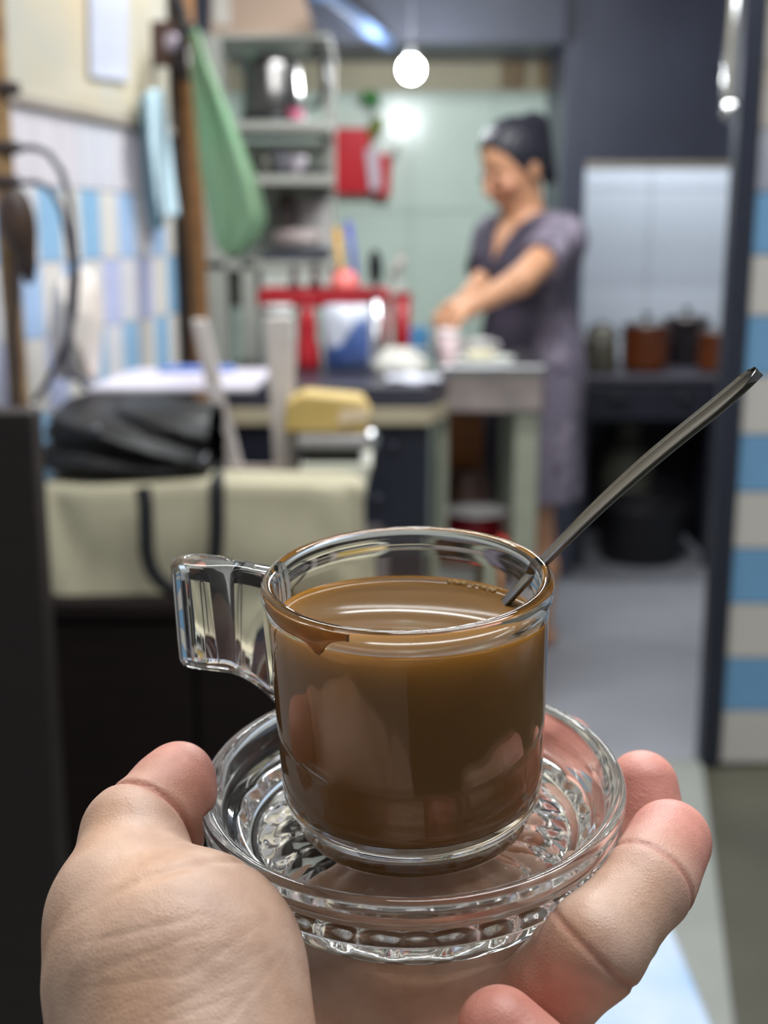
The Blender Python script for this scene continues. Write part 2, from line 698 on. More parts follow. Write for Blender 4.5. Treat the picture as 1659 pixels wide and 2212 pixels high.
# glowing bulb hanging over the kitchen
bp_ = at(888, 150, 3.75)
bulb = thing('light_bulb', 'bright white round bulb hanging in front of the mint wall', 'lamp', bp_)
MB().ball(bp_, (.031, .031, .032), n=24, m=16).build('globe', emit_mat('bulb_glow', (.93, .97, 1.0), 330.0), bulb)
MB().lathe([(0, .029), (.018, .031), (.014, .040), (.010, .050), (.009, .062), (.006, .066), (0, .066)], bp_, n=20).build('socket', mat('bulb_socket', (225, 228, 228), .4), bulb)
MB().tube([bp_ + Vector((0, 0, .063)), Vector((bp_.x, bp_.y, 2.5))], .0009, 8).build('cord', mat('pale_cord', (150, 150, 160), .5), bulb)

# ================================================================== FOREGROUND
def _rx(a):
    return np.array([[1, 0, 0], [0, cos(a), -sin(a)], [0, sin(a), cos(a)]])


def _ry(a):
    return np.array([[cos(a), 0, sin(a)], [0, 1, 0], [-sin(a), 0, cos(a)]])


ML = _ry(radians(-1.7)) @ _rx(radians(6.2))      # tilt of saucer and cup
NL = ML[:, 2]
CUP_H, WELL = 0.0626, 0.012
RIMC = np.array(PD(879, 1239, 0.285))
OS = RIMC - (CUP_H + WELL) * NL                  # saucer foot centre
OC = RIMC - CUP_H * NL                           # cup base centre
MM = Matrix(ML.tolist())


def LS(x, y, z):                                 # saucer frame, millimetres
    return Vector(OS + ML @ np.array([x, y, z]) / 1000.0)


def LC(x, y, z):                                 # cup frame, metres
    return Vector(OC + ML @ np.array([x, y, z]))


clear = glass_mat('clear_glass', (0.985, 0.99, 0.975), 1.5)

# ---- saucer
worn = glass_mat('worn_clear_glass', (0.985, 0.985, 0.972), 1.5, 0.045)
saucer = thing('saucer', 'clear glass saucer with ribbed foot, lying on the palm under the coffee cup', 'saucer', OS)
RIBS = 24


def saucer_mod(j, r, z, a):
    k = abs(cos(RIBS * a / 2))
    wgt = SA_W[j]
    return r + wgt[0] * (k - 0.5), z + wgt[1] * (k - 0.5)


SA = [(0, .0078, 0, 0), (.020, .0078, 0, 0), (.0285, .0076, 0, 0.0006), (.031, .0068, 0, .0010), (.0345, .0040, 0, .0011), (.0372, .0016, 0, .0006), (.0382, .0004, 0, 0),
      (.0390, 0, 0, 0), (.0408, 0, 0, 0), (.0417, .0004, 0, 0), (.0421, .0012, 0, 0), (.0424, .0022, .0004, 0), (.0430, .0034, .0013, 0), (.0434, .0056, .0015, 0), (.0440, .0080, .0013, 0),
      (.0447, .0092, .0004, 0), (.0462, .0097, 0, 0), (.0482, .0100, 0, 0), (.0495, .0105, 0, 0), (.0502, .0117, 0, 0), (.0505, .0140, 0, 0), (.0508, .0175, 0, 0), (.0510, .0200, 0, 0),
      (.0509, .0214, 0, 0), (.0503, .0224, 0, 0), (.0493, .0228, 0, 0), (.0483, .0225, 0, 0), (.0475, .0216, 0, 0), (.0470, .0202, 0, 0), (.0464, .0175, 0, 0), (.0458, .0156, 0, 0),
      (.0448, .0146, 0, 0), (.0438, .0142, 0, 0), (.0431, .0136, 0, 0), (.0424, .0128, 0, 0), (.0412, .0125, 0, 0), (.0402, .0122, 0, 0), (.038, .0120, 0, 0), (.030, .0120, 0, 0), (0, .0120, 0, 0)]
SA_W = [(p[2], p[3]) for p in SA]
MB().lathe([(p[0], p[1]) for p in SA], OS, MM, 208, saucer_mod).build('dish', worn, saucer)

# ---- cup
cup = thing('coffee_cup', 'clear glass coffee cup with a squared glass handle, standing on the glass saucer', 'cup', OC)
CO = [(0, .0016), (.020, .0014), (.0245, .0006), (.0262, 0), (.0274, .0003), (.0281, .0012), (.0285, .0028), (.0287, .0050), (.0294, .0062), (.0306, .0074), (.0311, .0095), (.0313, .0140),
      (.0317, .0280), (.0321, .0420), (.0323, .0500), (.0324, .0520), (.0328, .0532), (.0333, .0545), (.0335, .0560), (.0333, .0575), (.0326, .0583), (.0317, .0585), (.0308, .0582),
      (.0301, .0573), (.0298, .0560), (.0297, .0530), (.0295, .0420), (.0291, .0280), (.0287, .0160), (.0283, .0125), (.0272, .0098), (.0250, .0084), (.0200, .0078), (0, .0076)]
ST = CUP_H - .0585                                # the straight part of the wall is stretched to the cup's height
CO = [(r, z if z < .013 else (z + ST * min(1, (z - .012) / .038))) for r, z in CO]
MB().lathe(CO, OC, MM, 128).build('bowl', clear, cup)
IN = CO[::-1][:10]                                # inner wall from the bottom up
inr = lambda z: float(np.interp(z, [p[1] for p in CO[:-1][::-1][3:11]], [p[0] for p in CO[:-1][::-1][3:11]]))
outr = lambda z: float(np.interp(z, [p[1] for p in CO[8:19]], [p[0] for p in CO[8:19]]))

# handle: a web with a thick rounded grip, lower edge sweeping into the wall
PSI = radians(162)
er, et = (cos(PSI), sin(PSI)), (-sin(PSI), cos(PSI))
US = [.0320, .0345, .0372, .0400, .0422, .0434, .0446, .0464, .0488, .0512, .0530, .0541, .0546]
US = [.0320 + (u - .0320) * 1.22 for u in US]
VS = [.0035, .0034, .0033, .0033, .0035, .0041, .0046, .0050, .0052, .0048, .0038, .0022, .0006]
ZB = [-.0372, -.0335, -.0310, -.0292, -.0284, -.0280, -.0277, -.0275, -.0275, -.0275, -.0276, -.0277, -.0278]
ZT = CUP_H - .0012
mb = MB()
vs = []
nu = len(US)
levels = [(0.0016, 'b', 0.0), (0.0005, 'b', .0004), (0, 'b', .0016), (0, 't', -.0040), (0, 't', -.0016), (.0005, 't', -.0004), (.0016, 't', 0.0)]
for ins, wh, dz in levels:
    for sgn in (1, -1):
        for i in range(nu):
            v = max(VS[i] - ins, 0.0002) * sgn
            zz = (ZT + ZB[i] if wh == 'b' else ZT - .0012 * max(0, 1 - (i / 3))) + dz
            u = US[i] - ins * (i / (nu - 1)) ** 4
            if i == 0:
                u = sqrt(max(outr(min(max(zz, .0076), CUP_H - .001)) ** 2 - v * v, 0)) - 0.0003
            vs.append(LC(u * er[0] + v * et[0], u * er[1] + v * et[1], zz))
fs = []
st = 2 * nu
for l in range(len(levels) - 1):
    loop = list(range(nu)) + [nu + i for i in range(nu - 1, -1, -1)]
    for k in range(len(loop)):
        a, b = loop[k], loop[(k + 1) % len(loop)]
        fs.append((l * st + a, l * st + b, (l + 1) * st + b, (l + 1) * st + a))
for l in (0, len(levels) - 1):
    for i in range(nu - 1):
        fs.append((l * st + i, l * st + i + 1, l * st + nu + i + 1, l * st + nu + i))
mb.add(vs, fs, True).build('handle', clear, cup)

# brown run of coffee on the lip
mb = MB()
rows = []
stain_in = []
for j in range(9):
    row = []
    for k in range(25):
        a = radians(200 + 48 * k / 24)
        d = k / 24
        low = ST + .0562 - .0022 * sin(pi * min(1, d * 1.05)) - .0036 * exp(-((d - .70) / .09) ** 2)
        zz = ST + .0578 + (low - ST - .0578) * j / 8
        rr = outr(zz) if zz < ST + .0560 else float(np.interp(zz - ST, [.0560, .0575, .0583], [.0335, .0333, .0326]))
        rr += .00012 + .00035 * sin(pi * d) * sin(pi * j / 8)
        row.append(LC(rr * cos(a), rr * sin(a), zz))
    rows.append(row)
mb.grid(rows).build('coffee_stain', mat('coffee_stain', (176, 120, 44), 0.15, var=.15, scale=200, Transmission_Weight=0.6), cup, solid=.00018, label='brown run of coffee on the rim')

# ---- coffee
WL = ML.T @ np.array([0, 0, 1.0])                 # world up seen from the cup: the liquid lies level
ZC = CUP_H - .0100


def level(x, y):
    return ZC - (WL[0] * x + WL[1] * y) / WL[2]


NT, EPS = 128, .00016
prof = [(0, .0076 - EPS), (.0200, .0078 - EPS), (.0250 + EPS * .3, .0084 - EPS), (.0272 + EPS * .7, .0098 - EPS * .7), (.0283 + EPS, .0125)]
vs, fs, tone = [], [], []
dark, gold, top = np.array(rgb((150, 110, 62))[:3]), np.array(rgb((214, 146, 44))[:3]), np.array(rgb((114, 86, 54))[:3])  # gold edge: light through the thin coffee layer, put into the colour
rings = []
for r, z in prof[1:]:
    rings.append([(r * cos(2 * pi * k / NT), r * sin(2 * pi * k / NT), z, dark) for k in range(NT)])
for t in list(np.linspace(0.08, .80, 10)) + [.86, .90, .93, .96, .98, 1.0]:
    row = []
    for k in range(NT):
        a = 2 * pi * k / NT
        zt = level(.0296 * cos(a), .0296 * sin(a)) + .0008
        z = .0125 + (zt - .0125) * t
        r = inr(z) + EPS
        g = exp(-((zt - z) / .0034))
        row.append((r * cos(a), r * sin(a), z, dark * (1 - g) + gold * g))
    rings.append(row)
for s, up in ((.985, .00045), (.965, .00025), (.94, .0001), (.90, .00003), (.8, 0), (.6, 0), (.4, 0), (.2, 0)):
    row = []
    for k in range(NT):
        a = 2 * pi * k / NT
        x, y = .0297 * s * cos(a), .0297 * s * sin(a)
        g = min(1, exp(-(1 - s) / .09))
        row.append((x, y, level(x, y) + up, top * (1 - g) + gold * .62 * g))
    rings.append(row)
P = [(0, 0, .0076 - EPS, dark)] + [q for r in rings for q in r] + [(0, 0, level(0, 0), top)]
Q = []
for j in range(len(rings) - 1):
    for k in range(NT):
        b = 1 + j * NT
        Q.append((b + k, b + (k + 1) % NT, b + NT + (k + 1) % NT, b + NT + k))
for k in range(NT):
    Q.append((0, 1 + (k + 1) % NT, 1 + k))
    b = 1 + (len(rings) - 1) * NT
    Q.append((b + k, b + (k + 1) % NT, len(P) - 1))
mb = MB().add([LC(*q[:3]) for q in P], Q, True)
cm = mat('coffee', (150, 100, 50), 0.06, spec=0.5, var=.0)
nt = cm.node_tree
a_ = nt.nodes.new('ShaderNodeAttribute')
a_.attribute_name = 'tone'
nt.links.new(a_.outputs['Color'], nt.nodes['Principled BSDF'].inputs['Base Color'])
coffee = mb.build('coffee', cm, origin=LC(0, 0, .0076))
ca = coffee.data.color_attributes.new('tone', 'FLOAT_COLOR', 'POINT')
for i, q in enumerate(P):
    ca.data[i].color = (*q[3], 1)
tag(coffee, 'milky brown coffee filling the clear glass cup', 'coffee')
mb = MB()
for k in range(26):
    a = radians(random.uniform(38, 74)) if k < 20 else radians(random.uniform(222, 232))
    rr = .0297 - random.uniform(.0012, .0026)
    x, y = rr * cos(a), rr * sin(a)
    mb.ball(LC(x, y, level(x, y) + .0004), random.uniform(.0003, .0007), n=8, m=6)
mb.build('bubbles', mat('coffee_foam', (230, 196, 140), 0.1, scale=300), coffee, kind='stuff', label='tiny froth bubbles at the edge of the coffee')

# ---- spoon
wc = np.array(LC(0, 0, ZC))
r_ = ray(1086, 1302)
EN = Vector(_C + r_ * ((wc[2] - CAMZ) / r_[2]))
best = None
T_ = PD(1168, 1207, 0.2915)
for dt in np.linspace(.24, .36, 121):
    tp = PD(1644, 806, dt)
    ax = (tp - EN).normalized()
    q = T_ - EN
    dd = (q - ax * q.dot(ax)).length
    if best is None or dd < best[0]:
        best = (dd, dt, tp)
TIP = best[2]
SP_T = best[1]
axis = (TIP - EN).normalized()
face = Vector((-0.70, -0.10, 0.70))
face = (face - axis * face.dot(axis)).normalized()
side = axis.cross(face).normalized()
Ls = (TIP - EN).length
path = []
for t in np.linspace(0, 1, 40):
    bow = 0.0022 * sin(pi * t) + (0.0010 * ((t - .8) / .2) ** 2 if t > .8 else 0)
    wd = np.interp(t, [0, .1, .3, .6, .85, .95, .985, 1], [.0023, .0025, .0031, .0036, .0037, .0031, .0021, .0007])
    th = np.interp(t, [0, .3, 1], [.0016, .0014, .0009])
    path.append((EN + axis * (Ls * t) + face * bow, wd, th, np.interp(t, [0, .2, .6, 1], [0, .0003, .0012, .0016])))
el = np.array(ML.T @ (np.array(EN) - OC))
inner = []
for t in np.linspace(1, 1 / 16, 16):
    e = np.array([-.0135, el[1] * .3, .0165])
    q = el + (e - el) * t
    wd = np.interp(t, [0, .3, .5, .75, .95, 1], [.0023, .0024, .0075, .0100, .0055, .0010])
    inner.append((LC(*q), wd, .0012, np.interp(t, [0, .3, .6, 1], [0, .0005, .0035, .001])))
path = inner + path
vs, fs = [], []
NV = 9
for p, wd, th, cc in path:
    for k in range(NV):
        v = -1 + 2 * k / (NV - 1)
        vs.append(p + side * (wd * v) + face * (cc * (v * v - .5)))
    for k in range(NV):
        v = 1 - 2 * k / (NV - 1)
        vs.append(p + side * (wd * v) + face * (cc * (v * v - .5) - th * (1 - .65 * v * v)))
m2 = 2 * NV
for i in range(len(path) - 1):
    for k in range(m2):
        fs.append((i * m2 + k, i * m2 + (k + 1) % m2, (i + 1) * m2 + (k + 1) % m2, (i + 1) * m2 + k))
for b in (0, (len(path) - 1) * m2):
    for k in range(NV - 1):
        fs.append((b + k, b + k + 1, b + m2 - 2 - k, b + m2 - 1 - k))
spoon = MB().add(vs, fs, True).build('teaspoon', mat('polished_steel', (112, 111, 112), 0.14, 1.0, var=.03, scale=80, bump=.02))
tag(spoon, 'polished steel teaspoon leaning in the coffee with its long handle up to the right', 'spoon')

# ---- the hand that holds the saucer
def W_(x, y, z):
    return OS + ML @ np.array([x, y, z]) / 1000.0


FINGERS = {
    'index': [W_(-2, 10, -12), W_(37, 15, -15), W_(47.5, 36, -10), W_(44, 47.5, 2)],
    'middle': [W_(12, -10, -12), W_(48, -12, -13.5), W_(60, 4, -6), W_(59.5, 17, 7)],
    'ring': [W_(16, -44, -21), np.array(PD(1280, 2046, .2630)), np.array(PD(1400, 1905, .2765)), np.array(PD(1446, 1818, .2900))],
    'pinky': [W_(24, -57, -32), W_(42, -72, -20), W_(29, -71, -8), W_(15.5, -63, 1.5)],
}
FR = {'index': (.0110, .0097, .0086, .0078), 'middle': (.0115, .0102, .0092, .0085), 'ring': (.0112, .0105, .0098, .0090), 'pinky': (.0098, .0090, .0084, .0078)}
WRIST = W_(-30, -96, -36)
CMC = W_(-46, -82, -14)
MCPT = np.array(PD(268, 1975, .2655))
IPT = np.array(PD(290, 1805, .280))
DPT = np.array(PD(386, 1680, .2955))
# pad of the thumb: broad oval lying against the saucer rim
PADC = np.array(PD(378, 1738, .2905))
_ax1 = (np.array(PD(430, 1850, .286)) - np.array(PD(335, 1640, .292)))
_ax1 /= np.linalg.norm(_ax1)
_ax2 = DPT - IPT
_ax2 -= _ax1 * (_ax2 @ _ax1)
_ax2 /= np.linalg.norm(_ax2)
_ax3 = np.cross(_ax1, _ax2)
PADM = np.stack([_ax1, _ax2, _ax3], 1)
TH1, TH2 = np.array(PD(382, 2120, .2560)), np.array(PD(440, 2480, .2340))


def saucer_sd(p):
    q = (p - OS) @ ML
    r = np.hypot(q[:, 0], q[:, 1])
    d1 = np.maximum(np.maximum(r - .0511, q[:, 2] - .0232), .0096 - q[:, 2])
    d2 = np.maximum(np.maximum(r - .0445, q[:, 2] - .012), 0 - q[:, 2])
    return np.minimum(d1, d2)


def crease(p, d, c, n, A, wdt, reach):
    q = p - c
    s = q @ n
    l = np.sqrt((q * q).sum(1))
    return d + A * np.exp(-(s / wdt) ** 2) * np.clip(2 - 2 * l / reach, 0, 1)


CREASES = []
for nm in ('ring', 'middle', 'index'):
    J = FINGERS[nm]
    for i, pull in ((1, .0), (2, .0)):
        n = J[i + 1] - J[i - 1]
        n /= np.linalg.norm(n)
        CREASES.append((J[i], n, .0006 if i == 2 else .0007, .0008, .017))
_n = (DPT - IPT) / np.linalg.norm(DPT - IPT)
CREASES.append((IPT + _n * .0055, _n, .0012, .0011, .020))
_n = np.array(PD(330, 1800, .27)) - np.array(PD(400, 2000, .26))
_n /= np.linalg.norm(_n)
CREASES.append((np.array(PD(400, 1905, .255)), _n, .0007, .0013, .019))


for px, py, tx, ty, A in ((300, 2010, 60, -14, .0005), (330, 2055, 70, -26, .0004), (500, 2040, 60, -40, .0004), (520, 2085, 60, -34, .00035), (430, 2150, 70, -30, .0004), (560, 2120, 50, -60, .0004),
                         (470, 1960, 30, 40, .0003), (300, 2120, 60, -8, .0003), (400, 2190, 66, -24, .0004), (250, 1930, 50, -30, .0004), (310, 1880, 20, 40, .0003), (345, 1900, 18, 40, .0003)):
    c = np.array(PD(px, py, .2335 if py > 1950 else .2520))
    a = np.array(PD(px + tx, py + ty, .2335 if py > 1950 else .2520)) - c
    n = np.cross(a, ray(px, py))
    CREASES.append((c, n / np.linalg.norm(n), A * .30, .0006, .016))


def hand_sd(p):
    d = None
    for nm in ('index', 'middle', 'ring', 'pinky'):
        J, R = FINGERS[nm], FR[nm]
        f = sd_cap(p, J[0], J[1], R[0], R[1])
        f = smin(f, sd_cap(p, J[1], J[2], R[1], R[2]), .004)
        f = smin(f, sd_cap(p, J[2], J[3], R[2], R[3]), .003)
        pad = J[3] * .45 + J[2] * .55
        f = smin(f, sd_cap(p, J[2] * .6 + J[3] * .4, J[3], R[3] * 1.03, R[3] * .98), .003)
        d = f if d is None else smin(d, f, .0012)
    palm = None
    for nm, ra in (('index', .0125), ('middle', .0125), ('ring', .0125), ('pinky', .0120)):
        c = sd_cap(p, WRIST, FINGERS[nm][0], .0150, ra)
        palm = c if palm is None else smin(palm, c, .010)
    palm = smin(palm, sd_cap(p, W_(8, -98, -42), W_(20, -62, -34), .0150, .0130), .010)
    palm = smin(palm, sd_cap(p, W_(-34, -74, -22), W_(10, -44, -17), .0140, .0125), .008)
    palm = smin(palm, sd_cap(p, W_(-34, -52, -15), W_(-2, -24, -13), .0130, .0120), .008)
    palm = smin(palm, sd_cap(p, W_(-46, -34, -17), W_(8, 14, -14), .0120, .0120), .008)
    palm = smin(palm, sd_cap(p, W_(-42, -44, -17), W_(2, 2, -14), .0120, .0120), .008)
    d = smin(d, palm, .007)
    th = sd_cap(p, CMC, TH1, .018, .0240)
    th = smin(th, sd_cap(p, TH1, TH2, .0238, .0230), .012)
    th = smin(th, sd_cap(p, WRIST, TH1, .017, .017), .012)
    pr = sd_cap(p, MCPT, IPT, .0138, .0117)
    ds = smin(sd_cap(p, IPT, DPT, .0108, .0085), sd_ell(p, PADC, (.0118, .0100, .0088), PADM), .004)
    t = smin(smin(pr, ds, .0035), th, .009)
    t = smin(t, sd_cap(p, np.array(PD(255, 1960, .262)), np.array(PD(330, 2050, .256)), .0125, .018), .008)
    d = smin(d, t, .0035)
    d = smin(d, sd_cap(p, WRIST, W_(-62, -260, -135), .0235, .036), .020)
    d = smin(d, sd_cap(p, W_(-4, -98, -42), W_(-30, -255, -140), .0190, .036), .020)
    for c, n, A, wd, rc in CREASES:
        d = crease(p, d, c, n, A, wd, rc)
    return smax(d, .0003 - saucer_sd(p), .0006)


HL = np.array([-.125, .02, .80])
lo = np.array([-.12, .02, .865])
P, Q = sdf_mesh(hand_sd, lo, (.085, .375, 1.06), .00085)
base = np.array(rgb((208, 176, 156))[:3])
pink = np.array(rgb((222, 142, 132))[:3])
red = np.array(rgb((200, 112, 96))[:3])
warm = np.array(rgb((206, 156, 116))[:3])
col = np.tile(base, (len(P), 1))
_w = np.clip((np.sin(P[:, 0] * 190 + 1) * np.sin(P[:, 1] * 160) * np.sin(P[:, 2] * 175 + 2)) * .8 + .25, 0, 1)
col = col * (1 - .45 * _w[:, None]) + warm * (.45 * _w[:, None])


def blend(col, c, g):
    g = np.clip(g, 0, 1)[:, None]
    return col * (1 - g) + c * g


for nm in FINGERS:
    J = FINGERS[nm]
    l = np.sqrt(((P - J[3]) ** 2).sum(1))
    col = blend(col, pink, 1.0 * np.exp(-(l / .0165) ** 2))
    c = J[2] * .5 + J[3] * .5
    l = np.sqrt(((P - c) ** 2).sum(1))
    col = blend(col, red, .35 * np.exp(-(l / .010) ** 2))
l = np.sqrt(((P - DPT) ** 2).sum(1))
col = blend(col, pink, .85 * np.exp(-(l / .015) ** 2))
l = np.sqrt(((P - PADC) ** 2).sum(1))
col = blend(col, red, .30 * np.exp(-(l / .011) ** 2))
for c, n, A, wd, rc in CREASES[:7]:
    q = P - c
    l = np.sqrt((q * q).sum(1))
    col = blend(col, red * .75, .55 * np.exp(-((q @ n) / .0010) ** 2) * np.clip(2 - 2 * l / rc, 0, 1))
q = P - W_(5, -50, -12)
col = blend(col, warm, .5 * np.exp(-((q * q).sum(1)) / .018 ** 2))
hand = mesh_from('hand', P, Q, skin_mat('palm_skin', .46, .10, .26, 1100), None, col, origin=W_(-20, -60, -30))
tag(hand, "person's bare hand, palm up, thumb and fingers holding the glass saucer", 'hand')

# ================================================================== BACKGROUND THINGS
black_leather = mat('black_leather', (11, 11, 14), .42, var=.2, scale=40, bump=.25, bscale=180, spec=.35)
canvas = mat('beige_canvas', (166, 160, 136), .85, var=.07, scale=9, bump=.5, bscale=700)
web = mat('black_webbing', (20, 20, 24), .7, bump=.3, bscale=500)
chrome = mat('chrome', (210, 212, 214), .14, 1.0, var=.02)
brushed = mat('brushed_steel', (176, 176, 178), .28, 1.0, var=.06, scale=30, stretch=(1, 1, 12))
steel_dull = mat('dull_steel', (176, 166, 164), .38, .8, scale=14, c2=(206, 190, 184))  # pinkish mottling paints the apron's reflections into the colour
white_pl = mat('white_plastic', (206, 208, 206), .4, var=.03)
grey_pl = mat('grey_plastic', (140, 142, 142), .45)
black_pl = mat('black_plastic', (26, 27, 32), .38)
red_pl = mat('red_plastic', (164, 24, 36), .32, var=.06)
dark_wood = mat('dark_stained_wood', (24, 15, 15), .6, var=.3, spec=.2, scale=10, stretch=(1, 1, 9), bump=.05)

# ---- dark cabinet at the left
cb = thing('cabinet', 'near-black wooden cabinet under the beige canvas bag', 'cabinet', (-.25, 1.78, 0))
MB().box2((-.485, 1.612, .03), (-.01, 2.04, .655)).build('carcass', dark_wood, cb, bevel=.004)
MB().box2((-.488, 1.59, .655), (.0, 2.05, .680)).build('top', dark_wood, cb, bevel=.005)
for k, (a, b) in enumerate(((-.478, -.258), (-.252, -.02))):
    dr = MB().box2((a, 1.596, .06), (b, 1.612, .645)).build('door', dark_wood, cb, bevel=.004)
    kx = b - .03 if k == 0 else a + .03
    MB().ball((kx, 1.585, .44), .011, n=12, m=8).build('knob', mat('dull_brass', (70, 62, 60), .35, .9), dr)
MB().box2((-.47, 1.64, 0), (-.04, 2.0, .03)).build('plinth', dark_wood, cb)
a, b = at(-40, 890, 1.15), at(66, 890, 1.15)
po = MB().box2((-.62, 1.15, -.006), (b.x, 1.19, a.z)).build('wooden_partition', mat('red_brown_wood', (24, 12, 12), .5, var=.3, scale=8, stretch=(1, 1, 9)), bevel=.004)
tag(po, 'dark red-brown wooden partition at the left edge in front of the cabinet', 'partition')

# ---- beige canvas bag
Yt = 1.61
x0, x1 = at(62, 1180, Yt).x, at(790, 1180, Yt).x
zt = ZY(1066, Yt)
tb = thing('canvas_bag', 'beige canvas bag with black webbing straps on the dark cabinet', 'bag', ((x0 + x1) / 2, 1.70, .68))
rows = []
NX, NZ = 22, 10
for face in range(1):
    loop = []
    for j in range(NZ + 1):
        t = j / NZ
        row = []
        per = []
        n = 44
        for k in range(n):
            a = 2 * pi * k / n
            ce, se = cos(a), sin(a)
            sx = (abs(ce) ** .22) * (1 if ce > 0 else -1)
            sy = (abs(se) ** .45) * (1 if se > 0 else -1)
            wdt = (x1 - x0) / 2 * (1 - .012 * sin(pi * t) + .010 * cos(3 * t))
            dp = .080 * (1 - .32 * t) + .006 * sin(5 * a + 3 * t)
            wr_ = .0035 * sin(9 * a + 7 * t) + .003 * sin(17 * sx + 4 * t * (1 + sx))
            row.append(Vector(((x0 + x1) / 2 + sx * wdt, 1.70 + sy * (dp + wr_), .681 + (zt - .681) * t + .004 * sin(3 * sx + 1) * t)))
        rows.append(row + [row[0]])
    crown = []
    for s, dz in ((.92, .003), (.7, .005), (.3, .004), (0.02, .003)):
        rows.append([Vector(((x0 + x1) / 2 + (p.x - (x0 + x1) / 2) * (1 - (1 - s) * .25), 1.70 + (p.y - 1.70) * s, p.z + dz)) for p in rows[NZ]])
MB().grid(rows).prism([Vector((x0 + .012, 1.645, .681)), Vector((x1 - .012, 1.645, .681)), Vector((x1 - .012, 1.755, .681)), Vector((x0 + .012, 1.755, .681))], (0, 0, .002)).build('body', canvas, tb)


def strap(name, pix, Y, wd, m, parent, thick=.003):
    mb = MB()
    pts = [at(px, py, y_) for px, py, y_ in pix]
    fine = []
    for i in range(len(pts) - 1):
        for t in np.linspace(0, 1, 6)[:-1]:
            a = pts[max(i - 1, 0)]
            b, c, e = pts[i], pts[i + 1], pts[min(i + 2, len(pts) - 1)]
            fine.append(.5 * ((2 * b) + (c - a) * t + (2 * a - 5 * b + 4 * c - e) * t * t + (3 * b - a - 3 * c + e) * t ** 3))
    fine.append(pts[-1])
    rows = []
    for i, p in enumerate(fine):
        t = (fine[min(i + 1, len(fine) - 1)] - fine[max(i - 1, 0)]).normalized()
        s = t.cross(Vector((0, 1, 0))).normalized()
        rows.append([p - s * wd / 2, p + s * wd / 2])
    return mb.grid(rows).build(name, m, parent, solid=thick)


strap('strap', [(308, 1052, 1.60), (314, 1090, 1.596), (316, 1150, 1.594), (318, 1195, 1.594), (332, 1238, 1.594), (362, 1268, 1.594), (400, 1278, 1.594), (440, 1260, 1.594), (462, 1215, 1.594), (468, 1150, 1.594), (468, 1090, 1.594), (468, 1040, 1.60), (466, 1018, 1.64)], 0, .020, web, tb)

# ---- black handbag lying behind it
xa, xb = -.50, at(430, 950, 1.93).x
hb = thing('handbag', 'black leather handbag lying behind the beige canvas bag, papers on top', 'bag', ((xa + xb) / 2, 1.93, .68))
bc = np.array([(xa + xb) / 2, 1.905, .80])


def sq_(p, c, s, e):
    q = np.abs(p - c) / s
    k = (q[:, 0] ** e + q[:, 1] ** e + q[:, 2] ** e) ** (1 / e)
    return (k - 1) * min(s)


def bag_sd(p):
    d = sq_(p, np.array([(xa + xb) / 2, 1.915, .80]), np.array([(xb - xa) / 2, .095, .122]), 4.0)
    lobe = sq_(p, np.array([-.336, 1.775, .862]), np.array([.147, .110, .060]), 2.9)
    u = p[:, 0] + .35
    for c0, sl, A, wd in ((.905, -.30, .007, .006), (.880, -.34, -.006, .009), (.862, -.16, .006, .006), (.842, -.10, -.004, .008)):
        l = p[:, 2] - (c0 + sl * u - .5 * u * u)
        lobe = lobe + A * np.exp(-(l / wd) ** 2)
    d = smin(d, lobe, .03)
    d = np.maximum(d, .8365 - p[:, 2] - np.maximum(p[:, 1] - 1.775, 0) * 40)
    return np.maximum(d, .6805 - p[:, 2])


def bag_surf(px, py):
    rr = ray(px, py)
    for t in np.arange(1.5, 2.1, .001):
        if bag_sd(np.array([_C + rr * t]))[0] < 0:
            return Vector(_C + rr * (t - .002))
    return at(px, py, 1.7)


P, Q = sdf_mesh(bag_sd, (xa - .02, 1.62, .66), (xb + .03, 2.06, .95), .006)
mesh_from('body', P, Q, black_leather, hb)
for px, py in ((205, 932), (437, 1000)):
    p = bag_surf(px, py)
    MB().lathe([(0, -.003), (.008, -.003), (.009, 0), (.007, .003), (0, .004)], p, Matrix(((1, 0, 0), (0, 0, -1), (0, 1, 0))), 16).build('stud', mat('gunmetal', (92, 92, 98), .3, .9), hb)

mg = thing('magazine', 'white and lavender magazine lying on the black handbag', 'magazine', (-.33, 2.03, .922))
m1 = [on(140, 836, .926), on(575, 826, .926), on(560, 800, .926), on(215, 806, .926)]
m1[2].y = m1[3].y = 2.20
m1 = [(-.455, 1.88, .9235), (-.195, 1.89, .9235), (-.19, 2.16, .9235), (-.43, 2.16, .9235)]
MB().prism(m1, (0, 0, .005)).build('pages', mat('magazine_paper', (218, 214, 218), .5, scale=12, c2=(200, 198, 208)), mg)
MB().prism([(x, y, z + .005) for x, y, z in m1], (0, 0, .0008)).build('cover', mat('magazine_cover', (220, 214, 220), .35, scale=7, c2=(192, 186, 206)), mg)
fo = MB().prism([(-.38, 2.09, .9297), (-.25, 2.10, .9297), (-.255, 2.15, .9297), (-.37, 2.15, .9297)], (0, 0, .006)).build('pencil_case', mat('blue_cloth', (92, 120, 190), .6), bevel=.003)
tag(fo, 'flat blue pencil case on the far edge of the magazine', 'case')

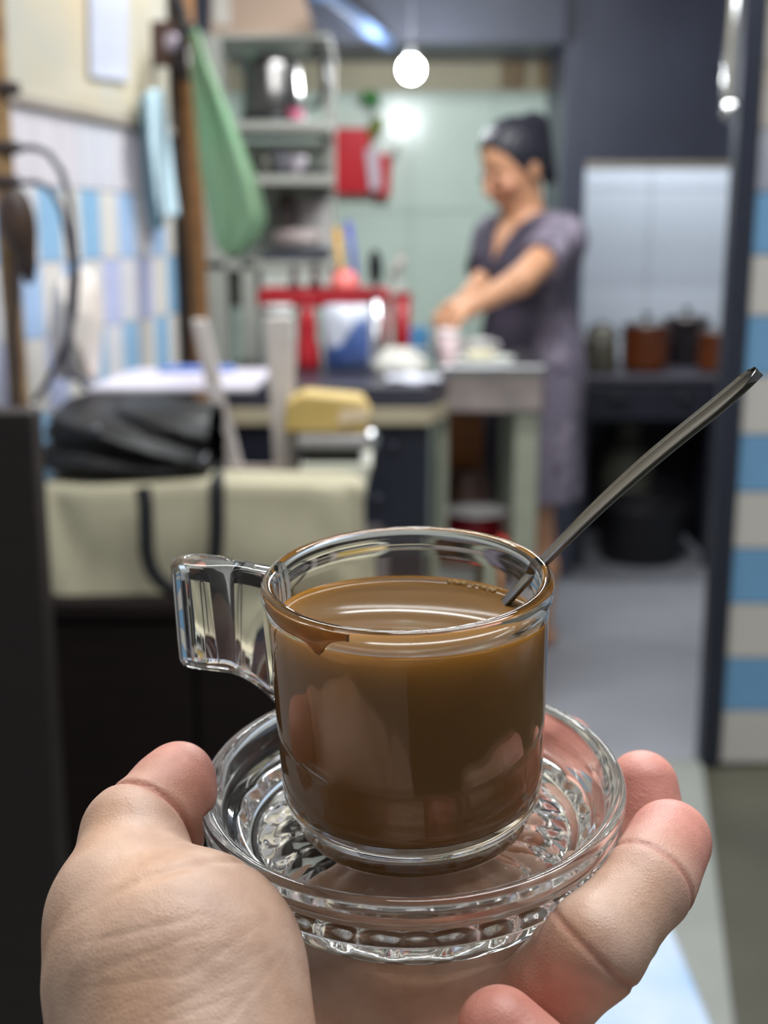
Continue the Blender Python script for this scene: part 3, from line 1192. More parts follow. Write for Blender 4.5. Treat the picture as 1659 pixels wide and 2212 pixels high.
# ---- white upright stand
sm = mat('white_painted_wood', (190, 182, 178), .5, var=.06, scale=12, stretch=(1, 1, 6))
sd_ = thing('upright_stand', 'white wooden stand with two tall bars behind the canvas bag', 'stand', (-.18, 1.80, .68))
for pa, pb, wa, wb_ in ((at(512, 1040, 1.90), at(430, 690, 1.90), .030, .022), (at(618, 1040, 1.90), at(603, 684, 1.90), .030, .042)):
    lo_ = pa + (pa - pb) * ((pa.z - .681) / (pb.z - pa.z))
    MB().hexa([lo_ + Vector((-wa / 2, -.012, 0)), lo_ + Vector((wa / 2, -.012, 0)), lo_ + Vector((wa / 2, .012, 0)), lo_ + Vector((-wa / 2, .012, 0))],
              [pb + Vector((-wb_ / 2, -.012, 0)), pb + Vector((wb_ / 2, -.012, 0)), pb + Vector((wb_ / 2, .012, 0)), pb + Vector((-wb_ / 2, .012, 0))]).build('upright', sm, sd_, bevel=.003)
a, b = at(495, 1050, 1.87), at(612, 1008, 1.87)
MB().box2((a.x, 1.875, a.z), (b.x, 1.887, b.z)).build('rail', mat('tan_rail', (172, 158, 148), .6), sd_, bevel=.002)

# ---- cream storage box with a grey lid
bx_ = thing('storage_box', 'cream plastic box with grey lid and dark slot behind the canvas bag', 'box', (at(700, 1000, 1.80).x, 1.86, .68))
cream_pl = mat('cream_plastic', (204, 204, 188), .35, var=.03)
a, b = at(646, 1000, 1.80), at(790, 1000, 1.80)
zs = ZY(1003, 1.80)
MB().prism([(a.x, 1.80, .681), (b.x - .012, 1.80, .681), (b.x - .006, 1.80, .75), (b.x + .004, 1.80, zs - .02), (b.x + .010, 1.80, zs), (a.x, 1.80, zs)], (0, .12, 0)).build('body', cream_pl, bx_, bevel=.004)
MB().box2((a.x + .006, 1.815, zs), (b.x - .008, 1.915, ZY(972, 1.80))).build('slot', mat('dark_slot', (24, 30, 30), .6), bx_)
MB().box2((a.x - .004, 1.80, ZY(972, 1.80)), (b.x + .002, 1.925, ZY(944, 1.80))).build('lid', mat('grey_lid', (150, 148, 150), .3, .3), bx_, bevel=.006)
MB().ball(at(800, 950, 1.815), (.014, .014, .016), n=14, m=10).build('clasp', chrome, bx_)
yp = thing('paper_packet', 'yellow paper packet on the cream plastic box', 'packet', at(705, 940, 1.86))
a, b = at(612, 930, 1.83), at(800, 930, 1.83)
zb_ = ZY(944, 1.80) + .0005
zt2 = ZY(852, 1.83)
MB().prism([(a.x, 1.83, zb_), (b.x - .004, 1.83, zb_), (b.x, 1.83, zb_ + .03), (b.x - .012, 1.83, zt2 - .008), (a.x + .03, 1.83, zt2), (a.x + .004, 1.83, zt2 - .012)], (0, .085, 0)).build('body', mat('yellow_paper', (184, 158, 92), .6, var=.08, scale=14), yp, bevel=.005)
MB().prism([(b.x - .048, 1.826, zb_ + .014), (b.x - .002, 1.826, zb_ + .020), (b.x - .006, 1.826, zb_ + .040), (b.x - .044, 1.826, zb_ + .036)], (0, .006, 0)).build('label', mat('tan_label', (206, 186, 156), .6), yp)

# ---- black counter
ct = thing('counter', 'black counter with a beige edge band behind the handbag', 'counter', (-.12, 2.9, 0))
PL = [(-.37, 2.67), (.100, 2.67), (.142, 2.80), (.142, 2.845), (.105, 2.85), (.105, 3.2), (-.37, 3.2)]
PB = [(-.36, 2.70), (.095, 2.70), (.105, 2.78), (.105, 3.19), (-.36, 3.19)]
MB().prism([(x, y, .79) for x, y in PL], (0, 0, .05)).build('top', mat('black_laminate', (58, 57, 68), .3, var=.1, scale=10), ct, bevel=.006)
MB().prism([(x, y, .752) for x, y in PL], (0, 0, .038)).build('edge_band', mat('beige_band', (176, 164, 138), .5), ct, bevel=.004)
MB().prism([(x, y, 0) for x, y in PB], (0, 0, .752)).build('body', mat('blue_black_paint', (34, 36, 48), .35, var=.15, scale=6), ct, bevel=.004)
for px, py in ((850, 965), (815, 1080)):
    p = at(px, py, 2.694)
    MB().lathe([(0, -.004), (.013, -.004), (.014, .002), (.008, .008), (0, .009)], p, Matrix(((1, 0, 0), (0, 0, -1), (0, 1, 0))), 16).build('knob', mat('dark_knob', (70, 72, 84), .2, .7), ct)
CT = .8405

# ---- red rack and what stands around it
Yr = 2.98
rx0, rx1 = at(556, 640, Yr).x, at(842, 640, Yr).x
rk = thing('dish_rack', 'red plastic rack with a deep rim standing on the black counter', 'rack', ((rx0 + rx1) / 2, 3.05, CT))
z0, z1 = ZY(664, Yr), ZY(626, Yr)
mb = MB()
for lo_, hi_ in (((rx0, Yr, z0), (rx1, Yr + .012, z1)), ((rx0, Yr + .168, z0), (rx1, Yr + .18, z1)), ((rx0, Yr + .012, z0), (rx0 + .012, Yr + .168, z1)), ((rx1 - .012, Yr + .012, z0), (rx1, Yr + .168, z1))):
    mb.box2(lo_, hi_)
mb.build('rim', red_pl, rk, bevel=.003)
MB().box2((rx0 + .012, Yr + .012, z0), (rx1 - .012, Yr + .168, z0 + .006)).build('tray', red_pl, rk)
for x in (rx0 + .012, rx1 - .012):
    for y in (Yr + .012, Yr + .168):
        MB().tube([(x, y, CT), (x, y, z0 + .004)], .008).build('leg', red_pl, rk)


def bottle(name, label, cat, px, pyb, pyt, z, prof, m, capm=None, group=None, Y=None):
    p = on(px, pyb, z) if Y is None else Vector((at(px, pyb, Y).x, Y, z))
    h = ZY(pyt, p.y) - z
    t = thing(name, label, cat, p, group)
    sc = h / prof[-1][1]
    MB().lathe([(0, 0)] + [(r * 1.0, zz_ * sc) for r, zz_ in prof] + [(0, h)], p, n=20).build('body', m, t)
    if capm:
        MB().lathe([(0, h - .001), (prof[-1][0] + .003, h - .001), (prof[-1][0] + .003, h + .014), (0, h + .016)], p, n=16).build('cap', capm, t)
    return t


bottle('squeeze_bottle', 'red squeeze bottle with narrow neck in front of the red rack', 'bottle', 664, 800, 660, CT, [(.030, 0), (.032, .02), (.031, .05), (.022, .075), (.0235, .10), (.019, .13), (.010, .15)], red_pl, red_pl)
bottle('plastic_jar', 'translucent white plastic jar left of the red bottle', 'jar', 600, 782, 672, CT, [(.042, 0), (.044, .01), (.044, .085), (.036, .10), (.034, .11)], mat('milky_plastic', (196, 198, 194), .4), white_pl, Y=2.915)
bottle('tall_container', 'tall white container between the blue packet and the red holder', 'container', 826, 776, 652, CT, [(.021, 0), (.022, .005), (.022, .12), (.019, .13)], white_pl, None)
for k, px in enumerate((636, 681)):
    bottle('sauce_bottle', ('dark sauce bottle in the red rack, left one of two', 'dark sauce bottle in the red rack beside the pink bowl')[k], 'bottle', px, 640, (588, 582)[k], z0 + .0065, [(.016, 0), (.017, .004), (.017, .03), (.008, .045), (.007, .06)], mat('dark_sauce', (66, 20, 24), .2), black_pl, 'sauce bottles in the red rack', Y=3.06)
# blue and white packet
pk = thing('snack_packet', 'plump white packet with a blue lower half beside the red bottle', 'packet', (at(750, 700, 2.90).x, 2.93, CT))
pc = Vector((at(750, 700, 2.90).x, 2.90, CT))
hw, hh = .058, (ZY(658, pc.y) - CT) / 2
rows_f = []
mb = MB()
for sgn in (-1, 1):
    rows = []
    for j in range(11):
        v = -1 + 2 * j / 10
        row = []
        for k in range(13):
            u = -1 + 2 * k / 12
            bul = .028 * (max(0, 1 - abs(u) ** 2.5) * max(0, 1 - abs(v) ** 3)) ** .5 + .002 * sin(7 * u + 5 * v)
            row.append(pc + Vector((u * hw * (1 - .05 * v * v), .03 + sgn * bul, hh + v * hh)))
        rows.append(row)
    mb.grid(rows)
mb.build('body', mat('white_film', (196, 200, 212), .3, var=.04), pk)
rows = []
for j in range(8):
    row = []
    for k in range(11):
        u = -.92 + 1.82 * k / 10
        vtop = -.25 + .85 / (1 + exp(-(u - .05) * 7))
        v = -.94 + (vtop + .94) * j / 7
        bul = .028 * (max(0, 1 - abs(u) ** 2.5) * max(0, 1 - abs(v) ** 3)) ** .5 + .002 * sin(7 * u + 5 * v)
        row.append(pc + Vector((u * hw * (1 - .05 * v * v), .03 - bul - .0012, hh + v * hh)))
    rows.append(row)
MB().grid(rows).build('blue_print', mat('blue_film', (48, 76, 138), .3, scale=25, c2=(92, 112, 160)), pk, solid=.0008)
# cutlery holder with cutlery
hp = on(868, 768, CT)
ch = thing('cutlery_holder', 'red cutlery holder at the right end of the red rack', 'holder', hp)
hz = ZY(634, hp.y) - CT
MB().lathe([(0, 0), (.019, 0), (.020, .004), (.024, hz), (.0222, hz), (.0185, .006), (0, .006)], hp, n=20).build('cup', red_pl, ch)
MB().lathe([(.0241, hz - .010), (.0258, hz - .010), (.0258, hz + .002), (.0241, hz + .002)], hp, n=20, closed=True).build('rim', red_pl, ch)
wp = on(808, 772, CT)
wp.y = 2.925
uc = thing('utensil_cup', 'brushed steel cup of kitchen utensils behind the tall white container', 'cup', Vector((at(812, 700, 2.955).x, 2.955, CT)))
up_ = uc.location.copy()
uz = ZY(648, 2.955) - CT
MB().lathe([(0, 0), (.017, 0), (.018, .003), (.019, uz), (.0178, uz), (.0165, .005), (0, .005)], up_, n=20).build('body', brushed, uc)


def utensil(name, label, cat, p, top, hw_, hl, m, kind='oval'):
    t = thing(name, label, cat, p)
    d_ = (top - p)
    n_ = d_.normalized()
    MB().tube([p, p + d_ * .5, p + n_ * (d_.length - hl * .8)], [.003, .0032, .003], 8).build('handle', m, t)
    q = n_.to_track_quat('Z', 'Y').to_matrix()
    c = top - n_ * hl / 2
    if kind == 'oval':
        MB().ball(c, (hw_, .006, hl / 2), q, 14, 10).build('head', m, t)
    else:
        for k in (-1.5, -.5, .5, 1.5):
            s = q @ Vector((k * hw_ * .55, 0, 0))
            MB().tube([c - n_ * hl * .45 + s * .5, c - n_ * hl * .1 + s, c + n_ * hl / 2 + s], .0022, 6).build('tine', m, t)
    return t


utensil('ladle', 'black plastic ladle standing in the steel utensil cup', 'ladle', up_ + Vector((.002, 0, .007)), at(810, 538, 2.95), .021, .085, black_pl)
utensil('serving_fork', 'grey steel fork leaning in the red cutlery holder', 'fork', hp + Vector((.0, 0, .008)), at(864, 548, hp.y + .03), .010, .05, steel_dull, 'fork')
utensil('spatula', 'slim grey spatula in the red cutlery holder, left of the fork', 'spatula', hp + Vector((-.006, .004, .008)), at(846, 572, hp.y + .02), .008, .045, steel_dull)
# brushes standing in the rack
for nm, lab, pa, pb, m in (('blue_brush', 'long blue brush handle standing in the red rack', (778, 632), (752, 482), mat('blue_handle', (74, 80, 158), .4)), ('yellow_brush', 'short yellow brush handle standing in the red rack', (742, 630), (728, 496), mat('amber_handle', (190, 142, 48), .4))):
    a, b = at(*pa, 3.08), at(*pb, 3.10)
    a.z = z0 + .007
    t = thing(nm, lab, 'brush', a)
    MB().tube([a, a + (b - a) * .45, b], [.005, .009, .0125], 10, flat=.5).build('handle', m, t)
    MB().tube([a + (b - a) * .97, b + (b - a) * .03], [.0125, .008], 10, flat=.5).build('end_cap', m, t)
bw = thing('pink_bowl', 'pink plastic bowl turned over on the red rack', 'bowl', Vector((at(744, 626, 3.04).x, 3.04, z1)))
q = bw.location.copy()
MB().lathe([(.034, 0), (.036, 0), (.035, .010), (.030, .030), (.018, .040), (0, .042), (0, .040), (.017, .038), (.028, .029), (.033, .010)], q, n=24, closed=False).build('bowl', mat('coral_plastic', (240, 124, 118), .35), bw)
MB().lathe([(.012, .040), (.014, .040), (.014, .046), (.012, .046)], q, n=20, closed=True).build('foot_ring', mat('coral_plastic', (240, 124, 118), .35), bw)

# things on the front of the counter: cloth, crumpled bag, blue box
wc_ = thing('folded_cloth', 'white folded cloth at the front right of the black counter', 'cloth', on(880, 812, CT))
rows = []
for j in range(9):
    row = []
    for k in range(13):
        u, v = k / 12, j / 8
        row.append(Vector((.005 + .118 * u, 2.69 + .13 * v - .02 * u * v, CT + .004 + .003 * sin(9 * u + 4 * v) + .002 * sin(17 * v))))
    rows.append(row)
MB().grid(rows).build('sheet', mat('white_cloth', (206, 208, 220), .8, bump=.3, bscale=300), wc_, solid=.007)


def crumple(name, label, cat, c, r, m, seed, amp=.35, h=.006, floor=None, parent=None):
    rs = np.random.RandomState(seed)
    dirs = rs.normal(size=(26, 3))
    dirs /= np.linalg.norm(dirs, axis=1)[:, None]
    am = rs.uniform(.45, 1.0, 26)
    c = np.array(c)
    r = np.array(r)

    def f(p):
        q = (p - c) / r
        d = None
        for k in range(26):
            e = q @ dirs[k] - (1 - amp + amp * am[k])
            d = e if d is None else np.maximum(d, e)
        d = d * r.min()
        if floor is not None:
            d = np.maximum(d, floor - p[:, 2])
        return d
    P, Q = sdf_mesh(f, c - r * 1.25, c + r * 1.25, h, 1)
    o = mesh_from(name, P, Q, m, parent, origin=(c[0], c[1], floor if floor is not None else c[2] - r[2]))
    if label:
        tag(o, label, cat)
    return o


wplastic = mat('white_film_bag', (200, 198, 190), .35, var=.05, bump=.2)
crumple('plastic_bag', 'crumpled white plastic bag behind the folded cloth on the counter', 'bag', Vector((at(862, 770, 2.86).x, 2.865, CT + .02)), (.068, .040, .036), wplastic, 3, floor=CT)
bb = on(905, 768, CT)
t = thing('blue_box', 'small blue box at the right end of the black counter', 'box', bb)
bz = ZY(708, bb.y)
MB().box2((bb.x - .028, bb.y, CT), (bb.x + .026, bb.y + .04, bz)).build('carton', mat('blue_card', (72, 132, 178), .5), t, bevel=.002)
MB().box2((bb.x - .028, bb.y - .0008, CT + .012), (bb.x + .026, bb.y, CT + .022)).build('white_stripe', white_pl, t)

# ---- steel work table
TT = .86
tab = thing('work_table', 'stainless steel work table with pale painted legs in front of the standing woman', 'table', (.25, 3.08, 0))
MB().box2((.122, 2.868, .838), (.372, 3.285, TT)).build('table_top', brushed, tab, bevel=.004)
MB().box2((.132, 2.880, .752), (.366, 2.892, .838)).build('apron', steel_dull, tab, bevel=.002)
MB().box2((.132, 3.262, .752), (.366, 3.274, .838)).build('apron', steel_dull, tab, bevel=.002)
MB().box2((.354, 2.892, .752), (.366, 3.262, .838)).build('apron', steel_dull, tab, bevel=.002)
legm = mat('pale_green_paint', (146, 150, 134), .5, var=.06)
for x, wl_ in ((.126, .024), (.305, .058)):
    for y in (2.893, 3.20):
        MB().box2((x, y, 0), (x + wl_, y + wl_, .7525)).build('leg', legm, tab, bevel=.005)
MB().box2((.13, 2.90, .385), (.36, 3.25, .400)).build('lower_shelf', mat('dark_brown_board', (70, 60, 54), .6), tab)  # plain dark brown board
# on the table
bp2 = on(1012, 768, TT)
t = thing('white_pot', 'white enamel pot on the steel table under the woman\'s hands', 'pot', (.215, 3.10, TT))
c = Vector((.215, 3.10, TT))
MB().lathe([(0, 0), (.040, 0), (.048, .008), (.052, .036), (.054, .040), (.051, .040), (.045, .010), (0, .006)], c, n=28).build('bowl', mat('white_enamel', (212, 210, 208), .2), t)
MB().tube([c + Vector((.050, -.005, .034)), c + Vector((.066, -.006, .032)), c + Vector((.068, -.006, .022)), c + Vector((.047, -.005, .014))], .004, 8).build('handle', mat('white_enamel', (212, 210, 208), .2), t)
t = thing('steel_mug', 'shiny steel mug left of the white enamel pot', 'mug', (.150, 3.06, TT))
c = Vector((.150, 3.06, TT))
MB().lathe([(0, 0), (.024, 0), (.026, .004), (.026, .058), (.027, .060), (.025, .060), (.024, .006), (0, .004)], c, n=24).build('body', chrome, t)
MB().tube([c + Vector((-.025, 0, .048)), c + Vector((-.040, 0, .044)), c + Vector((-.041, 0, .022)), c + Vector((-.025, 0, .016))], .003, 8).build('handle', chrome, t)
t = thing('food_tray', 'pale food on a shallow tray at the front of the steel table', 'tray', (.235, 2.95, TT))
MB().lathe([(0, 0), (.068, 0), (.074, .012), (.071, .012), (.066, .004), (0, .004)], (.235, 2.955, TT), n=28).build('tray', mat('pale_melamine', (198, 202, 196), .35), t)
crumple('food', None, None, (.225, 2.955, TT + .016), (.042, .036, .013), mat('pale_food', (196, 190, 150), .6, scale=40, c2=(214, 206, 186)), 8, floor=TT + .0045, parent=t)
for k, (x, y, lab) in enumerate(((.148, 2.992, 'pale pink tumbler just in front of the shiny steel mug'), (.152, 2.93, 'pale pink tumbler at the front left corner of the steel table'))):
    t = thing('tumbler', lab, 'tumbler', (x, y, TT), 'pink tumblers on the steel table')
    MB().lathe([(0, 0), (.018, 0), (.019, .004), (.024, .075), (.0225, .075), (.0175, .006), (0, .006)], (x, y, TT), n=20).build('cup', mat('pale_pink_plastic', (214, 190, 192), .3), t)
    MB().lathe([(.0242, .066), (.0255, .070), (.0242, .074)], (x, y, TT), n=20, closed=True).build('rim', white_pl, t)
# on the lower shelf
SF = .4005
t = thing('red_basin', 'red plastic basin on the lower shelf of the steel table', 'basin', (.222, 3.03, SF))
c = Vector((.222, 3.03, SF))
MB().lathe([(0, 0), (.060, 0), (.066, .006), (.078, .060), (.083, .062), (.083, .066), (.075, .064), (.062, .008), (0, .006)], c, n=28).build('basin', mat('crimson_plastic', (150, 16, 36), .35), t)
t = thing('white_dish', 'white dish lying on the red basin', 'dish', (.235, 3.02, SF + .067))
MB().lathe([(.020, 0), (.024, 0), (.026, .004), (.062, .014), (.080, .018), (.079, .021), (.060, .017), (.024, .006), (0, .005), (0, .003), (.020, .003)], (.228, 3.025, SF + .0665), n=28).build('dish', mat('white_enamel', (212, 210, 208), .2), t)
t = thing('orange_ball', 'small glossy orange bottle cap shape at the front of the lower shelf', 'cap', (.29, 2.925, SF))
t['label'] = 'small orange pot at the front right of the lower table shelf'
t['category'] = 'pot'
t.name = 'orange_pot'
MB().lathe([(0, 0), (.014, 0), (.018, .010), (.018, .026), (.012, .036), (0, .038)], (.283, 2.925, SF), n=18).build('body', mat('orange_plastic', (220, 60, 34), .35), t)
MB().lathe([(0, .036), (.006, .036), (.006, .044), (0, .045)], (.283, 2.925, SF), n=12).build('knob', mat('orange_plastic', (220, 60, 34), .35), t)
t = thing('clay_pot', 'round brown clay pot at the back of the lower table shelf', 'pot', (.20, 3.185, SF))
c = Vector((.215, 3.17, SF))
MB().lathe([(0, 0), (.040, 0), (.060, .04), (.066, .09), (.056, .135), (.044, .150), (.048, .160), (.042, .160), (.038, .148), (0, .145)], c, n=26).build('body', mat('brown_clay', (74, 48, 36), .5, var=.15), t)
bd = MB().box2((.145, 3.275, .4005), (.262, 3.290, .715)).build('wooden_board', mat('orange_wood', (158, 92, 36), .45, var=.15, scale=10, stretch=(1, 1, 8)), bevel=.003)
tag(bd, 'orange-brown wooden board standing at the back of the steel table', 'board')

# ---- shelf unit with kitchen clutter
SY0, SY1 = 3.29, 3.60
sx0, sx1 = at(440, 500, SY0).x, at(716, 500, SY0).x
shm = mat('pale_grey_metal', (168, 170, 162), .45, var=.05)
sh = thing('shelf_unit', 'pale grey metal shelf unit in the left corner of the kitchen', 'shelf', ((sx0 + sx1) / 2, 3.45, 0))
SHZ = (1.640, 1.432, 1.300, 1.085)
for a, b in ((sx0, sx0 + .055), (at(520, 600, SY0).x, at(552, 600, SY0).x)):
    MB().box2((a, SY0, 0), (b, SY0 + .03, 1.635 if a == sx0 else 1.085)).build('post', shm, sh, bevel=.003)
MB().box2((sx1 - .03, SY1 - .03, 0), (sx1, SY1, 1.635)).build('post', shm, sh, bevel=.003)
MB().box2((sx0, SY1 - .03, 0), (sx0 + .03, SY1, 1.635)).build('post', shm, sh, bevel=.003)
for k, z in enumerate(SHZ):
    MB().box2((sx0, SY0, z - (.012 if k == 0 else .022)), (sx1, SY1, z)).build('shelf', shm, sh, bevel=.002)
MB().box2((sx0 + .03, SY1 - .012, .95), (sx1 - .03, SY1 - .004, 1.40)).build('back_panel', mat('grey_green_panel', (192, 198, 190), .6), sh)
MB().box2((at(566, 600, SY0).x, SY0 + .005, ZY(640, SY0)), (sx1, SY0 + .015, 1.063)).build('front_panel', mat('grey_green_panel', (192, 198, 190), .6), sh)

# kettle
kc = Vector((at(590, 240, 3.40).x, 3.40, SHZ[1] + .0005))
kt = thing('kettle', 'stainless steel electric kettle with black handle on the shelf unit', 'kettle', kc)
kh = .158
MB().lathe([(.078, .022), (.080, .026), (.076, .08), (.070, kh - .02), (.068, kh - .004), (.064, kh), (0, kh + .004), (0, .022)], kc, n=36).build('body', mat('kettle_steel', (150, 148, 146), .24, 1.0, var=.05, stretch=(1, 1, .1), scale=60), kt)
MB().lathe([(0, 0), (.084, 0), (.086, .006), (.084, .020), (.076, .0225), (0, .0225)], kc, n=32).build('base', black_pl, kt)
MB().lathe([(.062, kh), (.050, kh + .012), (0, kh + .016)], kc, n=28).build('lid', black_pl, kt)
MB().ball(kc + Vector((-.050, -.03, kh + .008)), .012, n=12, m=8).build('light_spot', mat('pale_green_spot', (176, 214, 190), .3), kt)  # pale green ball imitating a bright spot of light on the lid
hp_ = [at(668, 108, 3.37), at(690, 104, 3.37), at(700, 140, 3.37), at(703, 180, 3.37), at(694, 222, 3.37), at(664, 234, 3.37)]
MB().tube(hp_, [.010, .012, .011, .011, .011, .009], 12, flat=.8).build('handle', black_pl, kt)
MB().prism([kc + Vector((-.070, -.012, kh - .05)), kc + Vector((-.070, .012, kh - .05)), kc + Vector((-.096, 0, kh - .008)), kc + Vector((-.066, -.014, kh - .004))], (0, .01, .004)).build('spout', chrome, kt, bevel=.002)
bxp = Vector((at(570, 80, 3.36).x, 3.40, SHZ[0] + .0005))
cbx = thing('cardboard_box', 'beige cardboard box on the top of the shelf unit', 'box', bxp)
card = mat('beige_card', (178, 154, 136), .75, var=.06, scale=6)
xl, xr, xt = at(452, 88, 3.36).x, at(684, 88, 3.36).x, at(640, 0, 3.36).x
zt_ = ZY(-60, 3.36)
MB().prism([(xl, 3.36, bxp.z), (xr, 3.36, bxp.z), (xt, 3.36, zt_), (xl + .01, 3.36, zt_)], (0, .22, 0)).build('carton', card, cbx, bevel=.003)
MB().box2((xl + .012, 3.3575, bxp.z + .03), (xl + .055, 3.36, zt_ - .01)).build('tape', mat('pale_tape', (205, 200, 192), .4), cbx)
pcx = Vector((at(640, 246, 3.315).x, 3.316, SHZ[1] + .0005))
t = thing('pink_cup', 'small pink cup on the shelf in front of the kettle', 'cup', pcx)
MB().lathe([(0, 0), (.016, 0), (.021, .028), (.0195, .028), (.015, .003), (0, .003)], pcx, n=18).build('cup', mat('pink_plastic', (206, 70, 110), .4, scale=40, c2=(222, 150, 178)), t)
z = SHZ[2] + .0005
for k, (px, r, hgt, lab, m) in enumerate(((572, .020, .055, 'dark grey mug at the left of the second shelf', mat('mug_olive', (70, 70, 60), .4)), (606, .021, .062, 'charcoal mug in the middle of the second shelf', mat('mug_charcoal', (72, 72, 80), .4)), (642, .024, .050, 'lilac-grey mug right of the charcoal mug', mat('mug_lilac', (150, 142, 150), .4)))):
    c = Vector((at(px, 330, 3.35).x, 3.35, z))
    t = thing('mug', lab, 'mug', c, None)
    MB().lathe([(0, 0), (r * .85, 0), (r, .006), (r, hgt), (r - .002, hgt), (r - .003, .008), (0, .006)], c, n=20).build('body', m, t)
    MB().tube([c + Vector((-.3 * r, -r * .95, hgt * .8)), c + Vector((-.3 * r, -r - .013, hgt * .7)), c + Vector((-.3 * r, -r - .013, hgt * .35)), c + Vector((-.3 * r, -r * .95, hgt * .2))], .003, 8).build('handle', m, t)
c = Vector((at(684, 336, 3.33).x, 3.33, z))
t = thing('black_saucer', 'small black dish at the right end of the second shelf', 'dish', c)
MB().lathe([(0, 0), (.022, 0), (.040, .012), (.041, .016), (.037, .014), (.020, .004), (0, .004)], c, n=20).build('dish', black_pl, t)
z = SHZ[3] + .0005
c = Vector((at(632, 552, 3.40).x, 3.42, z))
t = thing('baking_tray', 'black tray on the third shelf', 'tray', c)
xl, xr = at(566, 550, SY0).x, at(706, 550, SY0).x
MB().hexa([(xl, 3.295, z), (xr, 3.295, z), (xr, 3.5, z), (xl, 3.5, z)], [(xl - .008, 3.295, z + .022), (xr + .006, 3.295, z + .036), (xr + .006, 3.51, z + .036), (xl - .008, 3.51, z + .022)]).build('tray', mat('slate_enamel', (56, 60, 70), .4), t, bevel=.004)
c2_ = at(640, 514, 3.36)
crumple('dish_cloth', 'dusty pink cloth heaped on the black tray', 'cloth', (at(644, 500, 3.38).x, 3.38, z + .052), (.066, .05, .034), mat('dusty_pink_cloth', (150, 132, 134), .8, scale=20, c2=(164, 156, 150)), 5, floor=z + .0365)
c = Vector((at(618, 470, 3.44).x, 3.47, z + .037))
t = thing('brown_pot', 'small brown-grey pot standing behind the pink cloth', 'pot', c)
hh = ZY(416, 3.45) - c.z
MB().lathe([(0, 0), (.024, 0), (.030, .02), (.030, hh * .7), (.026, hh * .9), (.012, hh), (0, hh)], c, n=22).build('body', mat('umber_enamel', (92, 82, 80), .4), t)
MB().ball(c + Vector((0, 0, hh + .004)), .006, n=10, m=6).build('knob', mat('umber_enamel', (92, 82, 80), .4), t)
c = Vector((at(684, 470, 3.44).x, 3.53, z))
t = thing('white_tub', 'white lidded tub behind the pink cloth on the third shelf', 'tub', c)
MB().box((c.x - .012, 3.53, z + .073), (.085, .06, .146)).build('tub', mat('white_enamel', (212, 210, 208), .2), t, bevel=.008)
MB().box((c.x - .012, 3.53, z + .152), (.090, .064, .012)).build('lid', white_pl, t, bevel=.004)
z = SHZ[2]
c = Vector((at(655, 372, 3.36).x, 3.45, 1.11))

# ---- red pocket on the mint wall
pw = 4.52
t = thing('wall_pocket', 'bright red plastic pocket organiser hanging on the mint wall', 'organiser', (at(775, 420, pw).x, 4.56, ZY(420, pw)))


def pocket(x0, x1, yt, yb, m, nm, dep=.085):
    a0, a1, b0, b1 = at(x0, yt, pw), at(x1, yt, pw), at(x0 + 8, yb, pw), at(x1 - 4, yb, pw)
    zt3, zb3 = a0.z, b0.z
    MB().hexa([(b0.x, pw + .02, zb3), (b1.x, pw + .02, zb3), (b1.x, 4.606, zb3), (b0.x, 4.606, zb3)], [(a0.x, pw, zt3), (a1.x, pw, zt3), (a1.x, 4.606, zt3), (a0.x, 4.606, zt3)]).build(nm, m, t, bevel=.004)


pocket(708, 800, 276, 418, mat('scarlet_plastic', (206, 32, 46), .35), 'large_pocket')
pocket(801, 846, 332, 424, mat('scarlet_plastic', (206, 32, 46), .35), 'small_pocket')
a, b = at(796, 322, pw - .004), at(824, 410, pw - .004)
MB().hexa([(a.x + .004, pw - .004, b.z), (b.x, pw - .004, b.z), (b.x, pw + .004, b.z), (a.x + .004, pw + .004, b.z)], [(a.x - .012, pw - .016, a.z), (b.x - .01, pw - .016, a.z), (b.x - .01, pw - .008, a.z), (a.x - .012, pw - .008, a.z)]).build('white_strip', mat('pearl_film', (212, 196, 206), .3), t, bevel=.002)
pl = thing('potted_plant', 'small green plant growing out of the red wall pocket', 'plant', at(800, 320, 4.54))
pb_ = at(800, 318, 4.54)
leafm = mat('leaf_green', (72, 150, 78), .5, var=.15)
leafy = mat('leaf_yellow_green', (128, 140, 30), .5, var=.15)
stm = [pb_, at(806, 280, 4.53), at(804, 240, 4.53), at(803, 215, 4.53)]
MB().tube(stm, [.004, .0035, .003, .002], 8).build('stem', mat('stem_green', (86, 120, 60), .5), pl)


def leaf(c, L, Wd, ang, tilt, m):
    rows = []
    R_ = Matrix.Rotation(ang, 3, 'Y') @ Matrix.Rotation(tilt, 3, 'X')
    for j in range(9):
        v = j / 8
        wv = Wd * sin(pi * min(1, v * .93 + .05)) ** .8
        rows.append([c + R_ @ Vector((wv * u, .010 * (u * u) - .02 * v * v, L * v)) for u in (-1, -.5, 0, .5, 1)])
    MB().grid(rows).build('leaf', m, pl, solid=.0012)


leaf(at(800, 226, 4.53), .055, .024, .4, .5, leafm)
leaf(at(804, 224, 4.53), .052, .022, -.7, .3, leafm)
leaf(at(806, 228, 4.53), .045, .022, 1.2, .9, leafm)
leaf(at(808, 292, 4.53), .068, .022, .35, .25, leafy)
leaf(at(806, 300, 4.53), .050, .016, -.3, .5, leafy)
a = at(838, 350, 4.53)
utensil('hanging_spoon', 'grey steel spoon sticking out of the red wall pocket', 'spoon', Vector((a.x, 4.515, a.z)), at(864, 306, 4.50), .013, .05, steel_dull)

